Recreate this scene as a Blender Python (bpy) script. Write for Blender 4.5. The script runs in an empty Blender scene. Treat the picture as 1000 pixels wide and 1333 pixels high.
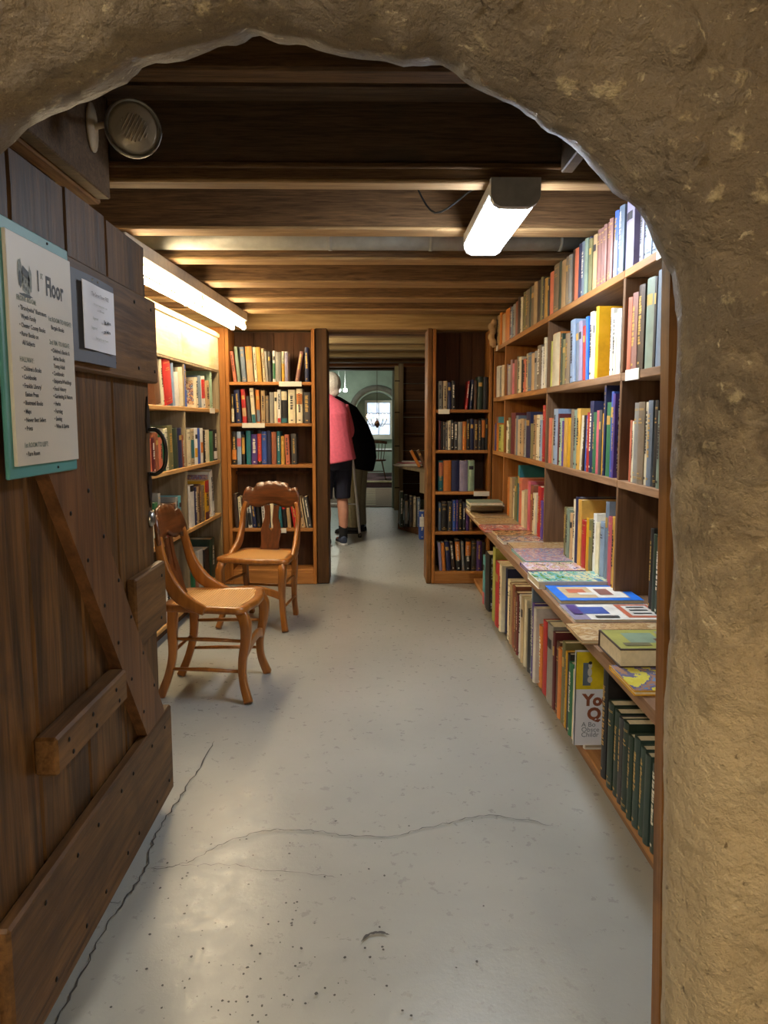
import bpy, bmesh, math, random
from mathutils import Vector, Matrix, noise
random.seed(7)
S = bpy.context.scene
COL = S.collection
R = math.radians

# ------------------------------------------------------------------ camera
F, PX, PY, EYE = 1000.0, 500.0, 666.5, 1.25
YAW, PIT = math.atan(15/1000), math.atan(118/1000)
cam_d = bpy.data.cameras.new('camera')
cam_d.sensor_fit = 'VERTICAL'; cam_d.sensor_height = 36; cam_d.sensor_width = 27
cam_d.lens = 36*F/1333
cam_d.clip_start = .02
cam = bpy.data.objects.new('camera', cam_d); COL.objects.link(cam)
cam.location = (0, 0, EYE)
cam.rotation_euler = (R(90)-PIT, 0, -YAW)
S.camera = cam
# ------------------------------------------------------------------ world, exposure
W = bpy.data.worlds.new('world'); S.world = W; W.use_nodes = True
W.node_tree.nodes['Background'].inputs[0].default_value = (.55, .65, .8, 1)
W.node_tree.nodes['Background'].inputs[1].default_value = .03
S.view_settings.view_transform = 'Standard'; S.view_settings.look = 'None'
S.view_settings.gamma = 1; S.view_settings.use_curve_mapping = False
S.view_settings.exposure = 0.0
LED_E, TUBE_E, HALL_E, WALL_FILL_E, MID_E, FAR_E, WIN_E = 66, 52, 200, 210, 190, 120, 1.2

# ------------------------------------------------------------------ pixel helpers (1000x1333 frame)
_f = Vector((math.sin(YAW)*math.cos(PIT), math.cos(YAW)*math.cos(PIT), -math.sin(PIT)))
_r = Vector((math.cos(YAW), -math.sin(YAW), 0))
_u = _r.cross(_f)
CAMP = Vector((0, 0, EYE))
def proj(p):
    d = Vector(p)-CAMP; w = d.dot(_f)
    return PX+F*d.dot(_r)/w, PY-F*d.dot(_u)/w
def ray(x, y): return _f+_r*((x-PX)/F)+_u*((PY-y)/F)
def at_z(x, y, z): d = ray(x, y); t = (z-EYE)/d.z; return CAMP+d*t
def at_y(x, y, Y): d = ray(x, y); return CAMP+d*(Y/d.y)
def at_x(x, y, X): d = ray(x, y); return CAMP+d*(X/d.x)
def solve(px, fn, lo, hi):
    """parameter s in lo..hi where the point fn(s) projects to column px"""
    a = proj(fn(lo))[0]-px
    for _ in range(40):
        m = (lo+hi)/2; v = proj(fn(m))[0]-px
        if (v > 0) == (a > 0): lo = m
        else: hi = m
    return (lo+hi)/2

# ------------------------------------------------------------------ materials
def _new(name):
    m = bpy.data.materials.new(name); m.use_nodes = True
    nt = m.node_tree; b = nt.nodes['Principled BSDF']
    return m, nt, b
def N(nt, typ, **kw):
    n = nt.nodes.new(typ)
    for k, v in kw.items(): setattr(n, k, v)
    return n
def L(nt, a, b): nt.links.new(a, b)
def c4(c): return (c[0], c[1], c[2], 1)
def srgb(r, g, b):
    f = lambda v: (v/255/12.92) if v/255 <= .04045 else ((v/255+.055)/1.055)**2.4
    return (f(r), f(g), f(b))
def ramp(nt, fac, stops, interp='LINEAR'):
    r = N(nt, 'ShaderNodeValToRGB'); e = r.color_ramp.elements
    r.color_ramp.interpolation = interp
    while len(e) < len(stops): e.new(1.0)
    for i, (p, c) in enumerate(stops): e[i].position = p; e[i].color = c4(c)
    L(nt, fac, r.inputs[0]); return r.outputs[0]
def mixc(nt, fac, a, b, mode='MIX'):
    m = N(nt, 'ShaderNodeMix', data_type='RGBA', blend_type=mode)
    for v, i in ((fac, 0), (a, 6), (b, 7)):
        if hasattr(v, 'type') and hasattr(v, 'links'): L(nt, v, m.inputs[i])
        elif i == 0: m.inputs[0].default_value = v
        else: m.inputs[i].default_value = c4(v)
    return m.outputs[2]
def coords(nt, scale=(1, 1, 1), rnd=True):
    tc = N(nt, 'ShaderNodeTexCoord'); out = tc.outputs['Object']
    if rnd:
        oi = N(nt, 'ShaderNodeObjectInfo')
        mu = N(nt, 'ShaderNodeMath', operation='MULTIPLY'); mu.inputs[1].default_value = 37
        L(nt, oi.outputs['Random'], mu.inputs[0])
        ad = N(nt, 'ShaderNodeVectorMath', operation='ADD'); L(nt, out, ad.inputs[0]); L(nt, mu.outputs[0], ad.inputs[1]); out = ad.outputs[0]
    mp = N(nt, 'ShaderNodeMapping'); mp.inputs['Scale'].default_value = scale; L(nt, out, mp.inputs[0])
    return mp.outputs[0]
def tex(nt, vec, scale, detail=4, rough=.55, dist=0):
    n = N(nt, 'ShaderNodeTexNoise'); n.inputs['Scale'].default_value = scale; n.inputs['Detail'].default_value = detail
    n.inputs['Roughness'].default_value = rough; n.inputs['Distortion'].default_value = dist
    L(nt, vec, n.inputs['Vector']); return n.outputs['Fac']
def bump(nt, b, h, strength=.3, dist=.01):
    n = N(nt, 'ShaderNodeBump'); n.inputs['Strength'].default_value = strength; n.inputs['Distance'].default_value = dist
    L(nt, h, n.inputs['Height']); L(nt, n.outputs[0], b.inputs['Normal'])
def rand_val(nt, lo, hi):
    oi = N(nt, 'ShaderNodeObjectInfo'); mr = N(nt, 'ShaderNodeMapRange')
    mr.inputs[3].default_value = lo; mr.inputs[4].default_value = hi; L(nt, oi.outputs['Random'], mr.inputs[0]); return mr.outputs[0]
def vary(nt, col, lo, hi):
    cb = N(nt, 'ShaderNodeCombineColor'); v = rand_val(nt, lo, hi)
    for i in range(3): L(nt, v, cb.inputs[i])
    return mixc(nt, 1.0, col, cb.outputs[0], 'MULTIPLY')
def wood(name, dark, light, axis='z', rough=.55, grain=22, vlo=.8, vhi=1.15, bmp=.25, stain=None, spec=.22):
    m, nt, b = _new(name)
    sc = {'x': (.06, 1, 1), 'y': (1, .06, 1), 'z': (1, 1, .06)}[axis]
    v = coords(nt, sc)
    n1 = tex(nt, v, grain, 6, .62, 1.6); n2 = tex(nt, v, grain*4.5, 3, .6, .3)
    col = ramp(nt, n1, [(.34, dark), (.5, [(a+c)/2 for a, c in zip(dark, light)]), (.66, light)])
    n0 = tex(nt, v, grain*.35, 4, .6, 2.2)
    col = mixc(nt, ramp(nt, n0, [(.38, (.7, .7, .7)), (.58, (0, 0, 0))]), col, [x*.8 for x in dark])
    col = mixc(nt, .35, col, ramp(nt, n2, [(.36, dark), (.64, light)]))
    if stain:
        v2 = coords(nt, (1, 1, 1)); n3 = tex(nt, v2, 3.2, 5, .6, .5)
        col = mixc(nt, ramp(nt, n3, [(.5, (0, 0, 0)), (.68, (.75, .75, .75))]), col, stain)
    col = vary(nt, col, vlo, vhi); L(nt, col, b.inputs['Base Color'])
    b.inputs['Roughness'].default_value = rough; b.inputs['Specular IOR Level'].default_value = spec
    bump(nt, b, n1, bmp, .004); return m
def plain(name, c, rough=.5, metal=0, nscale=30, amt=.12, rnd=False, bmp=0, spec=.5):
    m, nt, b = _new(name); v = coords(nt); n = tex(nt, v, nscale, 4)
    col = ramp(nt, n, [(.3, [x*(1-amt) for x in c]), (.7, [min(1, x*(1+amt)) for x in c])])
    if rnd: col = vary(nt, col, .82, 1.12)
    L(nt, col, b.inputs['Base Color']); b.inputs['Roughness'].default_value = rough; b.inputs['Metallic'].default_value = metal
    b.inputs['Specular IOR Level'].default_value = spec
    if bmp: bump(nt, b, n, bmp, .005)
    return m
def glow(name, c, e):
    m, nt, b = _new(name); b.inputs['Base Color'].default_value = c4(c)
    b.inputs['Emission Color'].default_value = c4(c); b.inputs['Emission Strength'].default_value = e; return m
def art(name, cols, scale=9, stretch=(1, 1, 1), rough=.25):
    """flat printed picture: patches of ink colours"""
    m, nt, b = _new(name); v = coords(nt, stretch); n = tex(nt, v, scale, 7, .62, 1.3)
    k = len(cols); st = [(.3+.4*i/k, c) for i, c in enumerate(cols)]
    L(nt, ramp(nt, n, st, 'CONSTANT' if scale < 12 else 'LINEAR'), b.inputs['Base Color']); b.inputs['Roughness'].default_value = rough; return m

M = {}
M['joist'] = wood('joist_wood', srgb(74, 53, 33), srgb(136, 102, 66), 'x', .7, 44, .8, 1.15, .5)
M['joist_dark'] = wood('dark_beam_wood', srgb(70, 54, 40), srgb(116, 92, 68), 'x', .6, 40, .9, 1.1, .5, srgb(74, 66, 56))
M['joist_y'] = wood('rough_beam_wood', srgb(104, 74, 48), srgb(170, 128, 84), 'y', .75, 24, .9, 1.1, .7)
M['ceil'] = wood('ceiling_board_wood', srgb(92, 70, 48), srgb(146, 116, 82), 'y', .75, 34, .85, 1.1, .4)
M['door'] = wood('door_plank_wood', srgb(44, 29, 13), srgb(118, 82, 44), 'z', .5, 15, .82, 1.12, .7, srgb(48, 31, 15))
M['batten'] = wood('door_batten_wood', srgb(58, 38, 19), srgb(126, 90, 52), 'y', .5, 15, .92, 1.1, .7, srgb(62, 42, 23))
M['post'] = wood('jamb_wood', srgb(98, 62, 28), srgb(146, 100, 52), 'z', .5, 16, .95, 1.05, .4, srgb(64, 42, 24))
M['shelf_o'] = wood('orange_shelf_wood', srgb(148, 100, 56), srgb(196, 144, 90), 'y', .5, 18, .9, 1.08, .2)
M['shelf_oz'] = wood('orange_stile_wood', srgb(142, 88, 38), srgb(186, 124, 62), 'z', .5, 14, .92, 1.06, .2)
M['shelf_ox'] = wood('orange_shelf_wood_cross', srgb(150, 96, 46), srgb(192, 134, 74), 'x', .5, 18, .9, 1.08, .2)
M['shelf_g'] = wood('weathered_shelf_wood', srgb(122, 90, 64), srgb(164, 128, 96), 'y', .6, 18, .92, 1.06, .25)
M['shelf_gz'] = wood('weathered_upright_wood', srgb(96, 68, 46), srgb(138, 104, 74), 'z', .6, 14, .92, 1.06, .25)
M['back'] = wood('bookcase_back_wood', srgb(66, 42, 26), srgb(104, 70, 44), 'z', .65, 9, .85, 1.1, .3)
M['grey_up'] = wood('grey_old_wood', srgb(112, 96, 72), srgb(156, 138, 108), 'z', .7, 14, .92, 1.08, .3)
M['pale_y'] = wood('pale_shelf_wood', srgb(176, 130, 76), srgb(216, 172, 112), 'y', .55, 18, .95, 1.05, .2)
M['white_wood'] = wood('whitewashed_board', srgb(196, 176, 138), srgb(226, 210, 176), 'y', .7, 14, .95, 1.05, .3, srgb(176, 148, 104))
M['jamb_dark'] = wood('dark_jamb_wood', srgb(60, 40, 22), srgb(104, 72, 40), 'z', .55, 12, .95, 1.05, .3)
M['chair'] = wood('honey_chair_wood', srgb(126, 72, 22), srgb(178, 112, 44), 'z', .28, 10, .95, 1.05, .05, spec=.6)
M['crest'] = wood('flame_walnut_wood', srgb(50, 24, 10), srgb(128, 72, 32), 'x', .28, 14, .95, 1.05, .05, spec=.6)
M['splat'] = wood('walnut_splat_wood', srgb(60, 30, 12), srgb(120, 68, 32), 'z', .3, 12, .95, 1.05, .05, spec=.6)
M['iron'] = plain('wrought_iron', srgb(48, 44, 42), .42, .8, 60, .3, bmp=.2)
M['nail'] = plain('nail_iron', srgb(30, 24, 20), .5, .5)
M['steel'] = plain('worn_steel', srgb(150, 146, 138), .3, .9, 50, .2)
M['alu'] = plain('brushed_aluminium', srgb(206, 208, 212), .35, .35, 60, .08)
M['paper'] = plain('page_paper', srgb(222, 208, 176), .8, 0, 60, .1, True)
M['white'] = plain('white_board', srgb(206, 203, 196), .45, 0, 5, .03)
M['sheet'] = plain('white_sheet', srgb(224, 226, 236), .5, 0, 5, .02)
M['ink'] = plain('black_ink', srgb(32, 32, 36), .6)
M['ink_grey'] = plain('grey_green_ink', srgb(118, 132, 122), .6)
M['teal'] = plain('teal_painted_board', srgb(78, 146, 150), .45, 0, 8, .08)
M['slate'] = plain('slate_card', srgb(82, 86, 98), .6, 0, 8, .05)
M['card'] = plain('label_card', srgb(226, 220, 204), .6, 0, 8, .05)
M['rubber'] = plain('black_rubber', srgb(20, 20, 20), .7)
M['plastic_grey'] = plain('grey_plastic', srgb(168, 166, 162), .45)
M['white_metal'] = plain('white_enamel', srgb(214, 206, 190), .4)
M['led'] = glow('led_diffuser', (.80, .89, 1), LED_E)
M['tube'] = glow('fluorescent_tube', (1, .82, .54), TUBE_E)
M['ceramic'] = plain('cream_lamp_base', srgb(196, 178, 148), .5)

def cane():
    m, nt, b = _new('woven_cane'); v = coords(nt, (1, 1, 1), False)
    w = []
    for ax in ('X', 'Y'):
        n = N(nt, 'ShaderNodeTexWave', bands_direction=ax); n.inputs['Scale'].default_value = 26; n.inputs['Distortion'].default_value = .6
        L(nt, v, n.inputs['Vector']); w.append(n.outputs['Fac'])
    mx = N(nt, 'ShaderNodeMath', operation='MAXIMUM'); L(nt, w[0], mx.inputs[0]); L(nt, w[1], mx.inputs[1])
    L(nt, ramp(nt, mx.outputs[0], [(.35, srgb(112, 66, 22)), (.75, srgb(214, 158, 84))]), b.inputs['Base Color'])
    b.inputs['Roughness'].default_value = .4; bump(nt, b, mx.outputs[0], .6, .004); return m
M['cane'] = cane()

def plaster():
    m, nt, b = _new('rough_stone_plaster'); v = coords(nt, (1, 1, 1), False)
    n1 = tex(nt, v, 3.0, 8, .62, .4); n2 = tex(nt, v, 20, 10, .62, .15); n3 = tex(nt, v, 70, 6, .65)
    vo = N(nt, 'ShaderNodeTexVoronoi', feature='SMOOTH_F1'); vo.inputs['Scale'].default_value = 26; L(nt, v, vo.inputs['Vector'])
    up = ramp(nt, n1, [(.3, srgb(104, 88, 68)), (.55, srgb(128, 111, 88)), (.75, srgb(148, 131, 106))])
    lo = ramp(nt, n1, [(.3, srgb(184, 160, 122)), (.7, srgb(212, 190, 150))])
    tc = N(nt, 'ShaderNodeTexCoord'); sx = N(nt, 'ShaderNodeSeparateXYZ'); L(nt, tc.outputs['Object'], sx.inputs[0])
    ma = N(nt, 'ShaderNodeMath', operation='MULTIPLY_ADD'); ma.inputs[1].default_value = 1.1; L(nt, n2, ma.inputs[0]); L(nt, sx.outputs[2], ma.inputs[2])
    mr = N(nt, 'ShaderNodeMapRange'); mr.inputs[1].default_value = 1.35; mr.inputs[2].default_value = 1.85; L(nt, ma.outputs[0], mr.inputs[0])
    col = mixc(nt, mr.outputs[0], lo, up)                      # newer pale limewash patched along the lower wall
    col = mixc(nt, ramp(nt, n2, [(.60, (0, 0, 0)), (.68, (.65, .65, .65))]), col, srgb(202, 182, 140))
    col = mixc(nt, ramp(nt, n3, [(.24, (.6, .6, .6)), (.34, (0, 0, 0))]), col, srgb(84, 62, 40))  # dark specks paint pit shade into the plaster colour
    n5 = tex(nt, v, 48, 5, .6, .4)
    col = mixc(nt, ramp(nt, n5, [(.64, (0, 0, 0)), (.70, (.7, .7, .7))]), col, srgb(214, 196, 158))  # pale flecks paint relief highlights into the colour
    col = mixc(nt, ramp(nt, n5, [(.28, (.75, .75, .75)), (.35, (0, 0, 0))]), col, srgb(92, 68, 44))  # dark flecks paint the shade of small pits
    L(nt, col, b.inputs['Base Color']); b.inputs['Roughness'].default_value = .5; b.inputs['Specular IOR Level'].default_value = .4
    a1 = N(nt, 'ShaderNodeMath', operation='MULTIPLY_ADD'); a1.inputs[1].default_value = .45; L(nt, n3, a1.inputs[0]); L(nt, n2, a1.inputs[2])
    a2 = N(nt, 'ShaderNodeMath', operation='MULTIPLY_ADD'); a2.inputs[1].default_value = .35; L(nt, vo.outputs['Distance'], a2.inputs[0]); L(nt, a1.outputs[0], a2.inputs[2])
    bump(nt, b, a2.outputs[0], 1.0, .055); return m
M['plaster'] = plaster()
M['wall'] = plain('lime_washed_wall', srgb(196, 184, 156), .8, 0, 6, .1, bmp=.3)
M['wall_far'] = plain('pale_green_wall', srgb(150, 164, 150), .8, 0, 3, .15, bmp=.3)
M['wall_dark'] = plain('brown_wall', srgb(104, 78, 54), .8, 0, 5, .15, bmp=.3)

def floor_mat():
    m, nt, b = _new('grey_floor_paint'); v = coords(nt, (1, 1, 1), False)
    n1 = tex(nt, v, 1.4, 6, .6, .3); n2 = tex(nt, v, 22, 6, .7); n3 = tex(nt, v, 130, 3, .6); n4 = tex(nt, v, 55, 2, .5)
    col = ramp(nt, n1, [(.3, srgb(146, 147, 142)), (.7, srgb(162, 163, 157))])
    L(nt, col, b.inputs['Base Color'])
    L(nt, ramp(nt, n2, [(.3, (.24, .24, .24)), (.7, (.40, .40, .40))]), b.inputs['Roughness'])
    ad = N(nt, 'ShaderNodeMath', operation='MULTIPLY_ADD'); ad.inputs[1].default_value = .4; L(nt, n3, ad.inputs[0]); L(nt, n2, ad.inputs[2])
    bump(nt, b, ad.outputs[0], .16, .004); return m
M['floor'] = floor_mat()
M['crack'] = plain('crack_grey', srgb(70, 68, 66), .8)  # dark grey of the floor's cracks and pockmarks
M['chip'] = plain('paint_chip', srgb(196, 198, 202), .4)

# ------------------------------------------------------------------ mesh builder
class MB:
    def __init__(s): s.v = []; s.f = []; s.sm = []
    def add(s, vs, fs, smooth=False):
        k = len(s.v); s.v += [Vector(p) for p in vs]; s.f += [[i+k for i in f] for f in fs]; s.sm += [smooth]*len(fs); return s
    def box(s, x0, x1, y0, y1, z0, z1, bev=0.0):
        x0, x1 = sorted((x0, x1)); y0, y1 = sorted((y0, y1)); z0, z1 = sorted((z0, z1))
        b = min(bev, (x1-x0)*.3, (y1-y0)*.3, (z1-z0)*.3)
        if b <= 0:
            s.add([(x, y, z) for z in (z0, z1) for y in (y0, y1) for x in (x0, x1)],
                  [(0, 2, 3, 1), (4, 5, 7, 6), (0, 1, 5, 4), (2, 6, 7, 3), (0, 4, 6, 2), (1, 3, 7, 5)]); return s
        bm = bmesh.new(); bmesh.ops.create_cube(bm, size=1)
        for v in bm.verts: v.co = Vector(((x0+x1)/2+v.co.x*(x1-x0), (y0+y1)/2+v.co.y*(y1-y0), (z0+z1)/2+v.co.z*(z1-z0)))
        bmesh.ops.bevel(bm, geom=bm.edges[:], offset=b, segments=1, affect='EDGES')
        s._bm(bm); return s
    def _bm(s, bm, smooth=False):
        bm.verts.index_update(); s.add([v.co.copy() for v in bm.verts], [[v.index for v in f.verts] for f in bm.faces], smooth); bm.free()
    def xf(s, mat):
        s.v = [mat @ p for p in s.v]; return s
    def obox(s, c, ax, half, bev=0.0):
        t = MB().box(-half[0], half[0], -half[1], half[1], -half[2], half[2], bev)
        m = Matrix((ax[0], ax[1], ax[2])).transposed()
        s.add([m @ p+Vector(c) for p in t.v], t.f); return s
    def tube(s, pts, rad, n=10, cap=True, flat=None, up=None, smooth=True, rect=False):
        """sweep along pts; rad: number or list of (a, b) half sizes; up gives the b direction"""
        pts = [Vector(p) for p in pts]; k = len(pts)
        if not isinstance(rad, (list, tuple)): rad = [(rad, rad)]*k
        rad = [(r, r) if not isinstance(r, (list, tuple)) else r for r in rad]
        vs = []; prev = Vector(up) if up else None
        for i, p in enumerate(pts):
            t = (pts[min(i+1, k-1)]-pts[max(i-1, 0)]).normalized()
            if prev is None: prev = Vector((0, 0, 1)) if abs(t.z) < .9 else Vector((1, 0, 0))
            b = (prev-t*prev.dot(t)).normalized(); a = t.cross(b)
            if not up: prev = b
            for j in range(n):
                th = 2*math.pi*(j+.5)/n; c, d = math.cos(th), math.sin(th)
                if rect:
                    e = .32; c = math.copysign(abs(c)**e, c); d = math.copysign(abs(d)**e, d)
                vs.append(p+a*c*rad[i][0]+b*d*rad[i][1])
        fs = [(i*n+j, i*n+(j+1) % n, (i+1)*n+(j+1) % n, (i+1)*n+j) for i in range(k-1) for j in range(n)]
        s.add(vs, fs, smooth)
        if cap:
            o = len(s.v)-len(vs); s.f += [[o+j for j in range(n)][::-1], [o+(k-1)*n+j for j in range(n)]]; s.sm += [False]*2
        return s
    def lathe(s, prof, c=(0, 0, 0), n=16, axis=None):
        vs = []; c = Vector(c); q = Vector((0, 0, 1)).rotation_difference(Vector(axis)) if axis else None
        for r, z in prof:
            for j in range(n):
                p = Vector((r*math.cos(2*math.pi*j/n), r*math.sin(2*math.pi*j/n), z))
                if q: p = q @ p
                vs.append(p+c)
        fs = [(i*n+j, i*n+(j+1) % n, (i+1)*n+(j+1) % n, (i+1)*n+j) for i in range(len(prof)-1) for j in range(n)]
        s.add(vs, fs, True); o = len(s.v)-len(vs)
        s.f += [[o+j for j in range(n)][::-1], [o+(len(prof)-1)*n+j for j in range(n)]]; s.sm += [False]*2
        return s
    def plate(s, outline, th, o, ax, ay, az):
        """polygon outline (u,v) extruded th along az"""
        o, ax, ay, az = map(Vector, (o, ax, ay, az)); k = len(outline)
        vs = [o+ax*u+ay*v for u, v in outline]+[o+ax*u+ay*v+az*th for u, v in outline]
        fs = [list(range(k))[::-1], list(range(k, 2*k))]+[(i, (i+1) % k, k+(i+1) % k, k+i) for i in range(k)]
        s.add(vs, fs); return s
    def build(s, name, mat, parent=None, origin=None, kind=None, local=False):
        off = Vector((0, 0, 0))
        if parent is not None and not local: off = ROOTLOC.get(parent.name, Vector((0, 0, 0)))
        elif origin is not None: off = Vector(origin)
        me = bpy.data.meshes.new(name); me.from_pydata([p-off for p in s.v], [], s.f)
        me.polygons.foreach_set('use_smooth', s.sm); me.materials.append(M[mat] if isinstance(mat, str) else mat); me.update()
        o = bpy.data.objects.new(name, me); COL.objects.link(o)
        if parent is not None: o.parent = parent; ROOTLOC[o.name] = off
        else: o.location = off; ROOTLOC[o.name] = off
        if kind: o['kind'] = kind
        return o
ROOTLOC = {}
def thing(name, label, cat, loc=(0, 0, 0), group=None, rot=None):
    o = bpy.data.objects.new(name, None); COL.objects.link(o); o.location = loc; o.empty_display_size = .05
    if rot: o.rotation_euler = rot
    o['label'] = label; o['category'] = cat
    if group: o['group'] = group
    ROOTLOC[o.name] = Vector(loc); return o
def tag(o, label, cat, group=None):
    o['label'] = label; o['category'] = cat
    if group: o['group'] = group
    return o
def struct(name, mb, mat, origin=(0, 0, 0)):
    return mb.build(name, mat, origin=origin, kind='structure')
def piece(name, mat, parent, *b, bev=.003): return MB().box(*b, bev).build(name, mat, parent)
def smooth_path(pts, k=6):
    pts = [Vector(p) for p in pts]; out = []
    for i in range(len(pts)-1):
        p0, p1, p2, p3 = pts[max(i-1, 0)], pts[i], pts[i+1], pts[min(i+2, len(pts)-1)]
        for j in range(k):
            t = j/k; out.append(.5*((2*p1)+(p2-p0)*t+(2*p0-5*p1+4*p2-p3)*t*t+(3*p1-p0-3*p2+p3)*t**3))
    out.append(pts[-1]); return out
def lerp_list(vals, n):
    out = []
    for i in range(n):
        x = i/(n-1)*(len(vals)-1); a = min(int(x), len(vals)-2); t = x-a; va, vb = vals[a], vals[a+1]
        out.append(tuple(p+(q-p)*t for p, q in zip(va, vb)))
    return out

# ================================================================== STRUCTURE
# ---- floor: one painted slab with cracks and chips
def floor():
    bm = MB(); nx, ny = 60, 120
    vs = []
    for j in range(ny+1):
        for i in range(nx+1):
            x = -2.2+4.4*i/nx; y = -3+14.25*j/ny
            vs.append((x, y, .004*noise.noise(Vector((x*1.3, y*1.3, 0)))-.004 if 1.0 < y else -.004))
    fs = [(j*(nx+1)+i, j*(nx+1)+i+1, (j+1)*(nx+1)+i+1, (j+1)*(nx+1)+i) for j in range(ny) for i in range(nx)]
    bm.add(vs, fs, True)
    bm.box(-2.2, 2.2, -3, 11.25, -.2, -.05)
    fl = struct('floor', bm, 'floor')
    def ribbon(pix, w, mb, jit=.006):
        pts = [at_z(x, y, .0) for x, y in pix]; fine = smooth_path(pts, 7)
        vs = []; 
        for i, p in enumerate(fine):
            t = (fine[min(i+1, len(fine)-1)]-fine[max(i-1, 0)]).normalized(); nrm = Vector((-t.y, t.x, 0))
            p = p+nrm*random.uniform(-jit, jit); ww = w*random.uniform(.4, 1.3)*(1 if 1 < i < len(fine)-2 else .3)
            vs += [p+nrm*ww+Vector((0, 0, .0012)), p-nrm*ww+Vector((0, 0, .0012))]
        mb.add(vs, [(2*i, 2*i+1, 2*i+3, 2*i+2) for i in range(len(fine)-1)])
    for pix, w in (([(192, 1131), (225, 1128), (250, 1120), (285, 1101), (320, 1088), (352, 1081), (385, 1080), (420, 1083), (462, 1089), (510, 1088), (545, 1080), (590, 1070), (630, 1062), (680, 1067), (720, 1076)], .0016),
                   ([(192, 1131), (240, 1127), (300, 1126), (340, 1132), (400, 1137), (440, 1142)], .0008),
                   ([(278, 965), (262, 995), (240, 1030), (218, 1062), (200, 1095), (190, 1130), (165, 1170), (140, 1205), (115, 1250), (85, 1310), (70, 1345)], .0022),
                   ([(135, 1175), (160, 1174)], .0012)):
        mb = MB(); ribbon(pix, w, mb); mb.build('crack', 'crack', fl)
    mb = MB(); ribbon([(470, 1226), (480, 1217), (494, 1214), (507, 1217)], .004, mb, .001)
    mb.build('chipped_spot', 'crack', fl)
    mb = MB()
    for _ in range(170):
        x = random.gauss(320, 120); y = random.uniform(1060, 1333); p = at_z(x, y, 0)
        if p.x < -.6 or p.x > .55: continue
        r = random.uniform(.0012, .0042); vs = [(p.x+r*math.cos(a*1.05)*random.uniform(.6, 1.2), p.y+r*1.2*math.sin(a*1.05)*random.uniform(.6, 1.2), .0012) for a in range(6)]
        mb.add(vs, [range(6)])
    mb.build('pockmarks', 'crack', fl, kind='stuff')
    return fl
FLOOR = floor()

# ---- front wall: thick plastered stone wall with a ragged arched opening
def arch():
    out = [(-75, 1500), (-75, 1200), (-72, 900), (-70, 600), (-66, 400), (-55, 270), (-35, 215), (0, 181), (20, 160), (50, 140), (82, 127), (110, 117), (135, 105), (155, 95), (165, 82), (188, 74), (210, 70), (245, 60), (280, 52), (308, 45), (320, 36), (332, 38), (350, 45), (385, 47), (415, 55),
           (445, 65), (500, 69), (525, 77), (565, 75), (590, 82), (605, 97), (640, 117), (675, 135), (700, 150), (725, 172), (742, 178), (755, 187), (775, 210), (795, 230), (810, 250), (835, 270), (850, 290), (856, 310), (868, 332), (882, 352), (886, 390), (888, 430), (884, 490),
           (882, 560), (879, 650), (883, 740), (879, 800), (872, 880), (870, 960), (869, 1040), (868, 1150), (866, 1333), (862, 1500), (858, 1620)]
    Y0 = 1.2
    base = [at_y(x, y, Y0) for x, y in out]
    # resample evenly
    seg = [0]
    for a, b in zip(base, base[1:]): seg.append(seg[-1]+(b-a).length)
    n = 330; pts = []
    for i in range(n+1):
        s = seg[-1]*i/n; k = max(j for j in range(len(seg)) if seg[j] <= s+1e-9); k = min(k, len(base)-2)
        pts.append(base[k].lerp(base[k+1], (s-seg[k])/(seg[k+1]-seg[k])))
    c = Vector((-.1, Y0, .95))
    rings = [(1.40, .34), (1.385, .2), (1.36, .10), (1.32, .05), (1.27, .02), (1.23, .006), (1.2, 0.0), (1.18, .004), (1.155, .014), (1.13, .028), (1.112, .045), (1.10, .062)]
    for k in range(1, 66): rings.append((1.10-.10*(k/65)**.8, .062+.014*k+.00006*k*k))
    rings += [(.99, 1.5), (.98, 2.2)]
    vs = []; m = len(rings)
    for Yr, off in rings:
        for i, p in enumerate(pts):
            d = Vector((p.x-c.x, 0, p.z-c.z)); d.normalize()
            if p.x > .3 and p.z < 1.5: d = (d+Vector((1.5, 0, 0))).normalized()
            if p.x < -.4 and p.z < 1.5: d = (d-Vector((1.5, 0, 0))).normalized()
            q = p+d*off; q.y = Yr
            a = min(1, off/.05) if Yr <= 1.2 else .35
            w = Vector((q.x, q.z*.8, 3.1))
            big = noise.fractal(w*3.0, .9, 2.0, 4)*.026
            med = (abs(noise.noise(w*13+Vector((5, 0, 0))))-.25)*.034
            fine = noise.fractal(w*30, .7, 2.1, 4)*.013
            ridge = max(0, .5-abs(noise.noise(w*5.5+Vector((0, 9, 0))))*4)*.02
            flake = max(0, noise.fractal(w*17+Vector((3, 3, 3)), .8, 2.0, 3)-.2)*.08
            fine += min(flake, .02)
            fade = min(1, max(.35, (q.z)/1.1))
            q.y -= (big+med+fine+ridge)*a*fade
            if Yr <= 1.2:
                j = .006*noise.fractal(Vector((i*.3, off*20, 1)), .7, 2, 4); q += d*j
            vs.append(q)
    k = n+1
    fs = [(r*k+i, r*k+i+1, (r+1)*k+i+1, (r+1)*k+i) for r in range(m-1) for i in range(n)]
    mb = MB(); mb.add(vs, fs, True)
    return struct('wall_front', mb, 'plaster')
arch()
struct('wall_front_back_face', MB().box(-2.2, -1.05, 1.38, 1.46, 0, 2.6).box(1.0, 2.2, 1.38, 1.46, 0, 2.6).box(-1.05, 1.0, 1.38, 1.46, 2.33, 2.6), 'wall_dark').name = 'trim_1'

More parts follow.
